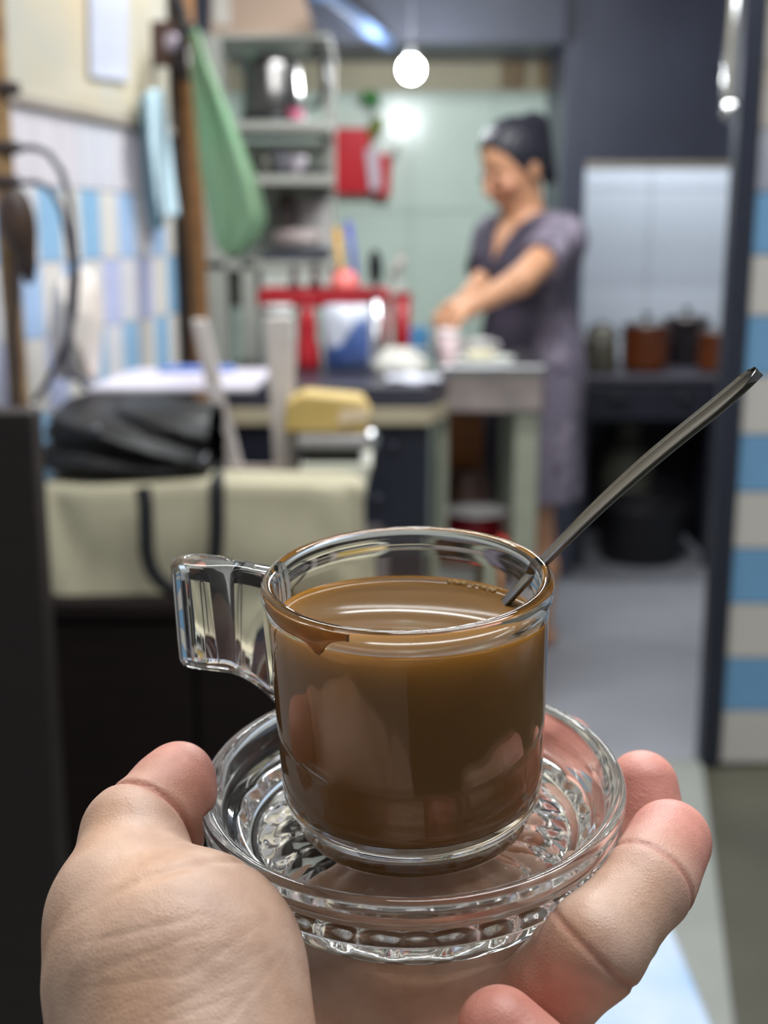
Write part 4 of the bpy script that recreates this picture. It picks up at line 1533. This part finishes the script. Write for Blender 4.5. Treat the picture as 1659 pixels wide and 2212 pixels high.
# ---- stove stand, pots, pale cylinder
st = thing('stove', 'black stove stand under the dark panel in the white tiled niche', 'stove', (.91, 4.5, 0))
blk = mat('black_enamel', (40, 41, 52), .4, var=.2, scale=8)
MB().box2((.662, 4.27, .52), (1.17, 4.80, .655)).build('body', blk, st, bevel=.02, seg=3)
MB().box2((.655, 4.26, .655), (1.178, 4.81, .678)).build('hob', mat('grey_black_enamel', (72, 70, 80), .35), st, bevel=.006)
for x in (.67, 1.13):
    for y in (4.285, 4.75):
        MB().box2((x, y, 0), (x + .035, y + .035, .525)).build('leg', blk, st)
MB().box2((.67, 4.805, .0), (1.165, 4.815, .525)).build('back_panel', blk, st)  # black back and sides added to keep the space under the hob dark
for x in (.664, 1.158):
    MB().box2((x, 4.32, .02), (x + .008, 4.80, .525)).build('side_panel', blk, st)
for x in (.80, 1.03):
    MB().lathe([(0, 0), (.022, 0), (.020, .018), (0, .020)], (x, 4.27, .60), Matrix(((1, 0, 0), (0, 0, -1), (0, 1, 0))), 18).build('knob', black_pl, st)
HB = .6785
t = thing('pale_cylinder', 'pale grey cylinder under the stove in place of a pale reflection', 'cylinder', (.93, 4.70, 0))  # added pale cylinder standing in for a vertical reflection
MB().lathe([(0, 0), (.085, 0), (.10, .03), (.10, .30), (.085, .36), (.04, .39), (.03, .43), (0, .43)], (.93, 4.70, 0), n=28).build('tank', mat('pale_grey_paint', (136, 136, 120), .45), t)
MB().lathe([(.045, .40), (.052, .40), (.052, .46), (.045, .46)], (.93, 4.70, 0), n=24, closed=True).build('collar', mat('pale_grey_paint', (136, 136, 120), .45), t)
t = thing('coal_bucket', 'black bucket with bail handle on the floor under the stove', 'bucket', (.93, 4.37, 0))
c = Vector((.93, 4.40, 0))
MB().lathe([(0, 0), (.13, 0), (.138, .01), (.165, .20), (.172, .205), (.172, .214), (.162, .212), (.130, .016), (0, .014)], c, n=32).build('bucket', mat('sooty_metal', (30, 29, 34), .5, var=.2), t)
MB().tube([c + Vector((.168 * cos(a), -.03 - .05 * sin(a), .20 + .10 * sin(a))) for a in np.linspace(0, pi, 15)], .004, 8).build('bail', mat('sooty_metal', (30, 29, 34), .5), t)


def pot(name, label, px, Y, r, pyt, m, lidm, knobm, knob=True):
    c = Vector((at(px, 760, Y).x, Y, HB))
    h = ZY(pyt, Y) - HB
    t = thing(name, label, 'pot', c, None)
    MB().lathe([(0, 0), (r * .88, 0), (r * .97, .012), (r, .03), (r, h - .006), (r + .004, h), (r - .003, h), (r - .004, .014), (0, .010)], c, n=32).build('body', m, t)
    MB().lathe([(r + .003, h), (r + .002, h + .005), (r * .7, h + .014), (.014, h + .020), (0, h + .020), (0, h + .001)], c, n=32).build('lid', lidm, t)
    if knob:
        MB().lathe([(0, h + .019), (.008, h + .019), (.006, h + .028), (.016, h + .036), (.013, h + .046), (0, h + .048)], c, n=18).build('knob', knobm, t)
    for s in (-1, 1):
        MB().tube([c + Vector((s * (r - .001), -.02, h * .75)), c + Vector((s * (r + .018), -.014, h * .77)), c + Vector((s * (r + .018), .014, h * .77)), c + Vector((s * (r - .001), .02, h * .75))], .005, 8).build('handle', knobm, t)
    return t


amber = mat('amber_glass_enamel', (112, 58, 28), .16, var=.1)
pot('cooking_pot', 'amber-brown cooking pot with a glinting lid in the middle of the stove', 1394, 4.46, .082, 704, amber, mat('dark_lid', (60, 50, 46), .2), black_pl)
pot('cooking_pot', 'tall dark pot on the stove between the two amber pots', 1480, 4.66, .085, 690, mat('dark_iron', (44, 38, 42), .35), mat('dark_lid', (60, 50, 46), .2), black_pl)
pot('cooking_pot', 'amber-brown cooking pot at the right end of the stove beside the pillar', 1552, 4.44, .074, 718, amber, mat('dark_lid', (60, 50, 46), .2), black_pl, False)
c = Vector((at(1298, 760, 4.42).x, 4.42, HB))
t = thing('teapot', 'olive-grey kettle with a short spout at the left of the stove', 'kettle', c)
hh = ZY(706, 4.42) - HB
olive = mat('olive_enamel', (92, 88, 74), .35, var=.12)
MB().lathe([(0, 0), (.056, 0), (.060, .01), (.055, hh * .5), (.045, hh * .9), (.030, hh), (0, hh + .006)], c, n=28).build('body', olive, t)
MB().tube([c + Vector((-.048, -.01, hh * .45)), c + Vector((-.070, -.014, hh * .7)), c + Vector((-.082, -.016, hh * .98))], [.014, .010, .008], 10).build('spout', olive, t)
MB().ball(c + Vector((0, 0, hh + .012)), .009, n=12, m=8).build('knob', black_pl, t)
MB().tube([c + Vector((.05 * cos(a), 0, hh * .8 + .045 * sin(a))) for a in np.linspace(.1, pi - .1, 12)], .004, 8).build('handle', black_pl, t)

# ---- cloths, post, pole and cables on the left wall
def cloth(name, label, cat, left, right, Y0, m, folds=3, amp=.012, nx=20, thick=.004, plane=None, parent=None):
    lp = sorted(left, key=lambda q: q[1])
    rp = sorted(right, key=lambda q: q[1])
    y0, y1 = min(lp[0][1], rp[0][1]), max(lp[-1][1], rp[-1][1])
    rows = []
    for j in range(31):
        t = j / 30
        ly = lp[0][1] + (lp[-1][1] - lp[0][1]) * t
        ry = rp[0][1] + (rp[-1][1] - rp[0][1]) * t
        lx = np.interp(ly, [q[1] for q in lp], [q[0] for q in lp])
        rx = np.interp(ry, [q[1] for q in rp], [q[0] for q in rp])
        row = []
        for k in range(nx):
            u = k / (nx - 1)
            o = amp * (.35 + .65 * (1 - t)) * sin(2 * pi * folds * u + 1.5 * t) + amp * .4 * sin(5 * t + 3 * u)
            px, py = lx + (rx - lx) * u, ly + (ry - ly) * u
            row.append(at(px, py, Y0 + o) if plane is None else wall_at(px, py, plane + o))
        rows.append(row)
    o = MB().grid(rows).build(name, m, parent, solid=thick)
    if label:
        tag(o, label, cat)
    return o


cloth('green_towel', 'sage green towel hanging from the coat rack at the left, pointed lower end', 'towel',
      [(414, 66), (414, 150), (424, 260), (432, 370), (446, 440), (458, 500), (470, 535), (496, 552)],
      [(424, 60), (446, 128), (482, 210), (520, 300), (556, 390), (576, 470), (560, 510), (512, 556)], 2.44, mat('sage_terry', (112, 152, 118), .9, scale=6, c2=(122, 146, 116), bump=.5, bscale=400), 2.2, .014)
tw = thing('blue_towel', 'pale blue towel folded over a nail on the left tiled wall', 'towel', wall_at(350, 490, .03))
cloth('front_fold', None, None, [(318, 196), (322, 300), (336, 420), (346, 474)], [(350, 192), (362, 280), (376, 400), (386, 466)], 0, mat('pale_blue_terry', (190, 216, 228), .9, bump=.4, bscale=400), 1.2, .006, plane=.045, parent=tw)
cloth('back_fold', None, None, [(306, 210), (310, 300), (320, 420), (330, 496)], [(326, 200), (334, 300), (350, 420), (354, 490)], 0, mat('teal_terry', (128, 168, 184), .9, bump=.4, bscale=400), 1, .004, plane=.028, parent=tw)
ps = thing('bamboo_post', 'tan bamboo post with a dark edge beside the left tiled wall', 'post', (at(425, 800, 2.62).x, 2.62, 0))
pa, pb = at(437, 800, 2.60), at(408, 200, 2.60)
dv = (pb - pa) / (pb.z - pa.z)
lo_, hi_ = pa + dv * (0 - pa.z), pa + dv * (2.2 - pa.z)
tan_w = mat('tan_bamboo', (126, 86, 46), .5, var=.15, scale=8, stretch=(1, 1, 6))
mb = MB()
NB = 30
mb.tube([lo_ + (hi_ - lo_) * (i / NB) for i in range(NB + 1)], [.0185 * (1.10 if i % 4 == 0 else 1) for i in range(NB + 1)], 16)
mb.build('culm', tan_w, ps)
MB().tube([lo_ + Vector((-.035, .01, 0)), hi_ + Vector((-.035, .01, 0))], .0165, 10).build('dark_edge', mat('dark_bark', (48, 40, 38), .6), ps)
rk2 = thing('coat_rack', 'dark wooden coat rack with a pale knob high on the left', 'rack', at(370, 100, 2.50))
a, b = at(326, 142, 2.50), at(404, 44, 2.50)
MB().box2((a.x, 2.50, a.z), (b.x, 2.525, b.z)).build('plank', mat('brown_plank', (74, 50, 40), .45, var=.2), rk2, bevel=.004)
p = at(372, 92, 2.47)
MB().tube([Vector((p.x, 2.505, p.z)), Vector((p.x, 2.475, p.z))], .006, 8).build('peg', mat('brown_plank', (74, 50, 40), .45), rk2)
MB().ball(p, (.016, .012, .017), n=16, m=10).build('knob', mat('pale_lilac_knob', (158, 146, 160), .25), rk2)
p = at(416, 66, 2.46)
MB().tube([Vector((at(400, 66, 2.5).x, 2.505, p.z)), p, p + Vector((0, -.008, .012))], .005, 8).build('hook', black_pl, rk2)
bt = strap('belt', [(372, -30, 2.47), (392, 30, 2.465), (398, 80, 2.46), (392, 130, 2.46), (402, 175, 2.47)], 0, .020, web, None)
tag(bt, 'black belt looped over the coat rack plank', 'belt')
strap_cal = thing('wall_calendar', 'narrow white paper calendar strip on the marbled wallpaper', 'calendar', wall_at(236, 170, .012))
q4 = [wall_at(194, 166, .012), wall_at(274, 176, .012), wall_at(272, -40, .012), wall_at(190, -60, .012)]
MB().prism(q4, WN * .003).build('sheet', mat('lilac_paper', (184, 188, 204), .6, var=.03), strap_cal)
# bamboo pole at the left edge
pp = thing('bamboo_pole', 'jointed bamboo pole at the left edge with black cables hung on it', 'pole', Vector((at(14, 900, 1.72).x, 1.72, 0)))
mb = MB()
pts, rad = [], []
a = at(14, 460, 1.72)
for i in range(25):
    z = 2.3 * i / 24
    pts.append(Vector((a.x, 1.72, z)))
    rad.append(.0135 if i % 3 else .0150)
mb.tube(pts, rad, 14).build('culm', mat('aged_bamboo', (158, 128, 86), .5, scale=9, c2=(112, 82, 54), stretch=(1, 1, 3)), pp)
for py in (190, 318, 392):
    c = at(14, py, 1.72)
    MB().lathe([(.0135, -.008), (.0175, -.008), (.0180, .006), (.0135, .008)], c, n=16, closed=True).build('binding', mat('binding_cord', (52, 40, 36), .7), pp)
pts = [at(px, py, 1.72) for px, py in ((30, 322), (70, 318), (104, 330), (134, 372), (152, 440), (160, 520), (166, 600), (160, 670), (148, 730), (120, 790), (100, 830), (74, 868))]
cab = MB().tube(pts, .0045, 8).build('cable', mat('grey_black_cable', (58, 58, 70), .5))
tag(cab, 'longer black cable looping from the upper binding of the bamboo pole', 'cable')
pts = [at(px, py, 1.70) for px, py in ((30, 396), (80, 394), (110, 410), (132, 450), (146, 510), (156, 580), (150, 660), (152, 720), (140, 780), (150, 806), (172, 820), (186, 842))]
cab = MB().tube(pts, .0042, 8).build('cable', mat('grey_black_cable', (58, 58, 70), .5))
tag(cab, 'shorter black cable looping from the lower binding of the bamboo pole', 'cable')
pc_ = np.array(at(36, 492, 1.69))


def pouch_sd(p):
    q = p - pc_
    d = sd_ell(p, pc_ + np.array([0, 0, .012]), (.024, .020, .040))
    d = smin(d, sd_ell(p, pc_ + np.array([.012, 0, -.035]), (.012, .012, .040)), .02)
    return d


P, Q = sdf_mesh(pouch_sd, pc_ - .10, pc_ + .10, .004)
po_ = thing('pouch', 'small dark pouch hanging on the bamboo pole', 'pouch', pc_)
mesh_from('body', P, Q, mat('dark_brown_leather', (40, 30, 28), .5, scale=20, c2=(70, 50, 36)), po_)
strap('strap', [(36, 560, 1.685), (32, 640, 1.685), (28, 720, 1.685), (34, 800, 1.685), (36, 890, 1.685)], 0, .014, mat('brown_web', (66, 52, 46), .7), po_)
crumple('shopping_bag', 'crumpled white carrier bag with an orange print at the left wall', 'bag', (-.470, 1.93, 1.015), (.045, .045, .095), mat('milky_film', (206, 204, 204), .35, scale=7, c2=(214, 196, 178)), 12, amp=.4, floor=.9235)

# ---- chrome pipe at the pillar
cpz = ZY(262, 2.55)
cp = thing('chrome_pipe', 'chrome pipe with rounded lower end beside the top of the tiled pillar', 'pipe', (at(1582, 260, 2.55).x, 2.55, cpz))
xx = at(1581, 200, 2.55).x
MB().lathe([(.0150, .035), (.0155, .05), (.0155, 2.47 - cpz), (.0, 2.47 - cpz), (0, .035)], (xx, 2.562, cpz), n=24).build('tube', chrome, cp)
MB().lathe([(0, 0), (.010, .002), (.0165, .012), (.0175, .022), (.0165, .034), (0, .036)], (xx, 2.562, cpz), n=24).build('end_cap', chrome, cp)

# ---- low table near the photographer
lt = thing('low_table', 'low table with glossy white and pale blue plastic top at the lower right', 'table', (.2, .96, -.006))
MB().box2((.09, .72, .425), (.303, 1.20, .450)).build('table_top', mat('white_blue_film', (206, 212, 224), .12, scale=7, c2=(156, 184, 216)), lt, bevel=.008, seg=3)
for x in (.105, .25):
    for y in (.74, 1.14):
        MB().box2((x, y, -.006), (x + .035, y + .035, .425)).build('leg', white_pl, lt, bevel=.004)

# ---- the woman at the steel table
FW = np.array([-.86, -.51, 0])
FW /= np.linalg.norm(FW)
LF = np.array([-FW[1] * -1, 0, 0])
LF = np.cross([0, 0, 1.0], FW)
OW = np.array([.405, 3.46, 0])


def B(f, l, z):
    return OW + FW * f + LF * l + np.array([0, 0, z])


HC = np.array(at(1110, 362, 3.43))
ph = radians(24)
HF = FW * cos(ph) + np.array([0, 0, -sin(ph)])
HF /= np.linalg.norm(HF)
HUp = np.cross(HF, LF)
HUp = HUp / np.linalg.norm(HUp)
if HUp[2] < 0:
    HUp = -HUp
HM = np.stack([HF, LF, HUp], 1)


def H_(f, l, u):
    return HC + HM @ np.array([f, l, u])


NECK = B(.045, 0, 1.185)
SHL, SHR = B(.02, .150, 1.142), B(.02, -.150, 1.142)
ELL = np.array(at(1128, 604, 3.14))
WRL = np.array(at(1018, 662, 3.13))
HNL = np.array(at(988, 674, 3.12))
ELR, WRR, HNR = np.array(at(1050, 600, 3.46)), np.array(at(1000, 655, 3.28)), np.array(at(972, 672, 3.22))


def fingers(hn, wr, spread):
    d_ = (hn - wr) / np.linalg.norm(hn - wr)
    s = np.cross(d_, [0, 0, 1.0])
    s /= np.linalg.norm(s)
    up = np.cross(s, d_)
    out = []
    for k, (o, L) in enumerate(((-.024, .042), (-.008, .050), (.008, .046), (.023, .036))):
        a = hn + s * o + d_ * .012
        b = a + d_ * L * .55 - up * .010
        c = b + d_ * L * .25 - up * .026
        out.append((a, b, c, .0082))
    a = wr + d_ * .02 - s * .022 * spread
    b = a + d_ * .03 - s * .022 * spread - up * .012
    c = b + d_ * .024 - s * .004 * spread - up * .016
    out.append((a, b, c, .0092))
    return out


FGL, FGR = fingers(HNL, WRL, 1), fingers(HNR, WRR, -1)


def body_sd(p):
    d = sd_cap(p, B(.0, 0, .84), B(.02, 0, 1.06), .105, .100)
    d = smin(d, sd_cap(p, B(.015, .075, 1.10), B(.015, -.075, 1.10), .085, .085), .06)
    d = smin(d, sd_cap(p, SHL, SHR, .050, .050), .05)
    d = smin(d, sd_cap(p, NECK - FW * .02 - np.array([0, 0, .05]), HC - HF * .02 - HUp * .03, .054, .045), .03)
    for S, E, Wr, Hn, FG in ((SHL, ELL, WRL, HNL, FGL), (SHR, ELR, WRR, HNR, FGR)):
        d = smin(d, sd_cap(p, S, E, .044, .036), .02)
        d = smin(d, sd_cap(p, E, Wr, .035, .023), .012)
        d = smin(d, sd_cap(p, Wr, Hn, .023, .026), .012)
        for a, b, c, r in FG:
            fd = smin(sd_cap(p, a, b, r, r * .95), sd_cap(p, b, c, r * .95, r * .8), .003)
            d = smin(d, fd, .005)
    for s in (-1, 1):
        hip, kn, an = B(-.01, .070 * s, .80), B(.02, .065 * s, .43), B(-.01, .065 * s, .075)
        d = smin(d, sd_cap(p, hip, kn, .080, .050), .03)
        d = smin(d, sd_cap(p, kn, kn * .45 + an * .55 - FW * .012, .048, .044), .02)
        d = smin(d, sd_cap(p, kn * .45 + an * .55 - FW * .012, an, .044, .029), .02)
        d = smin(d, sd_cap(p, an - FW * .02 - np.array([0, 0, .045]), an + FW * .13 - np.array([0, 0, .052]), .030, .022), .02)
    # head
    h = sd_ell(p, H_(-.012, 0, .030), (.092, .072, .086), HM)
    h = smin(h, sd_ell(p, H_(.022, 0, -.030), (.064, .056, .078), HM), .03)
    h = smin(h, sd_ell(p, H_(.052, 0, -.082), (.022, .024, .018), HM), .02)
    for s in (-1, 1):
        h = smax(h, -sd_ell(p, H_(.092, .030 * s, .006), (.022, .019, .013), HM), .012)
        h = smin(h, sd_ell(p, H_(.062, .040 * s, -.026), (.022, .020, .020), HM), .014)
        h = smin(h, sd_ell(p, H_(-.010, .070 * s, -.010), (.017, .010, .030), HM), .006)
        h = smin(h, sd_ell(p, H_(.076, .030 * s, .004), (.010, .012, .010), HM), .003)
    h = smin(h, sd_cap(p, H_(.080, 0, .010), H_(.101, 0, -.026), .008, .0125), .010)
    h = smin(h, sd_ell(p, H_(.082, 0, -.050), (.012, .022, .006), HM), .006)
    h = smin(h, sd_ell(p, H_(.080, 0, -.060), (.012, .019, .006), HM), .006)
    d = smin(d, h, .022)
    return d


P, Q = sdf_mesh(body_sd, (-.05, 2.98, -.01), (.75, 3.80, 1.60), .0045)
cs = np.array(rgb((200, 150, 116))[:3])
col = np.tile(cs, (len(P), 1))
q = (P - HC) @ HM
lip = np.exp(-((q[:, 2] + .055) / .009) ** 2 - (q[:, 1] / .022) ** 2) * (q[:, 0] > .07)
col = blend(col, np.array(rgb((150, 84, 78))[:3]), lip)
brow = np.exp(-((q[:, 2] - .028) / .005) ** 2) * np.exp(-((np.abs(q[:, 1]) - .030) / .016) ** 2) * (q[:, 0] > .05)
col = blend(col, np.array(rgb((70, 52, 48))[:3]), brow * .9)
che = np.exp(-(((q[:, 0] - .07) / .03) ** 2 + ((q[:, 2] + .02) / .03) ** 2))
col = blend(col, np.array(rgb((188, 122, 104))[:3]), .5 * che)
wom = thing('person', 'woman in a purple-grey patterned dress, hair tied back, bent over the steel table', 'person', (OW[0], OW[1], 0))
mesh_from('body', P, Q, skin_mat('woman_skin', .5, .05, .1, 200), wom, col)
for s in (-1, 1):
    e = Vector(H_(.083, .030 * s, .004))
    MB().ball(e, .0085, n=12, m=8).build('eye', mat('dark_eye', (52, 38, 34), .2), wom)


def dress_sd(p):
    d = sd_cap(p, B(.0, 0, .84), B(.02, 0, 1.06), .119, .114)
    d = smin(d, sd_cap(p, B(.018, .075, 1.10), B(.018, -.075, 1.10), .098, .098), .06)
    d = smin(d, sd_cap(p, SHL, SHR, .062, .062), .05)
    for s in (-1, 1):
        d = smin(d, sd_ell(p, B(.088, .062 * s, 1.045), (.055, .055, .055)), .04)
    d = smin(d, sd_cap(p, B(-.005, 0, .86), B(.0, 0, .40), .135, .150), .05)
    for s in (-1, 1):
        d = smin(d, sd_cap(p, B(-.01, .070 * s, .80), B(.02, .065 * s, .43), .096, .085), .04)
    d = d + .004 * np.sin(14 * np.arctan2((p - OW) @ LF, (p - OW) @ FW + 1e-9)) * np.clip((.80 - p[:, 2]) * 3, 0, 1)
    for S, E in ((SHL, ELL), (SHR, ELR)):
        ax = (E - S) / np.linalg.norm(E - S)
        cut = (p - (S + ax * .135)) @ ax
        d = smin(d, np.maximum(sd_cap(p, S, E, .060, .062), cut), .015)
    d = np.maximum(d, .435 - p[:, 2])
    # V neck
    q = p - NECK
    f, l, z = q @ FW, q @ LF, q[:, 2]
    v = np.abs(l) - (.050 + .50 * (z + .02))
    d = np.maximum(d, -np.maximum(v, -.045 - f))
    d = np.maximum(d, -(sd_ell(p, NECK + np.array([0, 0, .045]) + FW * .01, (.085, .085, .075))))
    return d


P, Q = sdf_mesh(dress_sd, (-.05, 2.98, .40), (.75, 3.80, 1.30), .006)
fr = (P - OW) @ FW
ll = (P - OW) @ LF
g = np.clip((fr - .035) / .05, 0, 1) * np.clip((.155 - np.abs(ll)) / .04, 0, 1)
col = np.tile(np.array(rgb((120, 112, 128))[:3]), (len(P), 1))
rs = np.random.RandomState(4)
blot = np.zeros(len(P))
for k in range(420):
    c = P[rs.randint(len(P))]
    r = rs.uniform(.006, .014)
    blot += np.exp(-((P - c) ** 2).sum(1) / r ** 2) * rs.choice([-1, 1.2])
col = blend(col, np.array(rgb((66, 58, 78))[:3]), np.clip(blot, 0, 1) * .8)
col = blend(col, np.array(rgb((178, 168, 184))[:3]), np.clip(-blot, 0, 1) * .6)
col = blend(col, np.array(rgb((52, 46, 62))[:3]), g * .92)
dm = mat('printed_cotton', (120, 110, 130), .85, var=.0)
a_ = dm.node_tree.nodes.new('ShaderNodeAttribute')
a_.attribute_name = 'tone'
dm.node_tree.links.new(a_.outputs['Color'], dm.node_tree.nodes['Principled BSDF'].inputs['Base Color'])
mesh_from('dress', P, Q, dm, wom, col)


def hair_sd(p):
    d = sd_ell(p, H_(-.016, 0, .034), (.100, .083, .094), HM)
    q = (p - HC) @ HM
    # hairline: free face and neck
    front = q[:, 0] - (.066 - .50 * (.085 - q[:, 2]))
    low = -.055 - q[:, 2]
    d = smax(d, front, .012)
    d = smax(d, low, .012)
    b = sd_ell(p, H_(-.098, .0, .072), (.038, .042, .040), HM)
    b = smin(b, sd_cap(p, H_(-.110, 0, .055), H_(-.100, .0, -.070), .030, .020), .02)
    d = smin(d, b, .012)
    return d + .0015 * np.sin(q[:, 1] * 260 + 5 * q[:, 2])


P, Q = sdf_mesh(hair_sd, HC - .24, HC + .24, .004)
mesh_from('hair', P, Q, mat('dark_grey_hair', (26, 26, 36), .5, scale=40, c2=(40, 40, 52), stretch=(1, 1, 4)), wom)
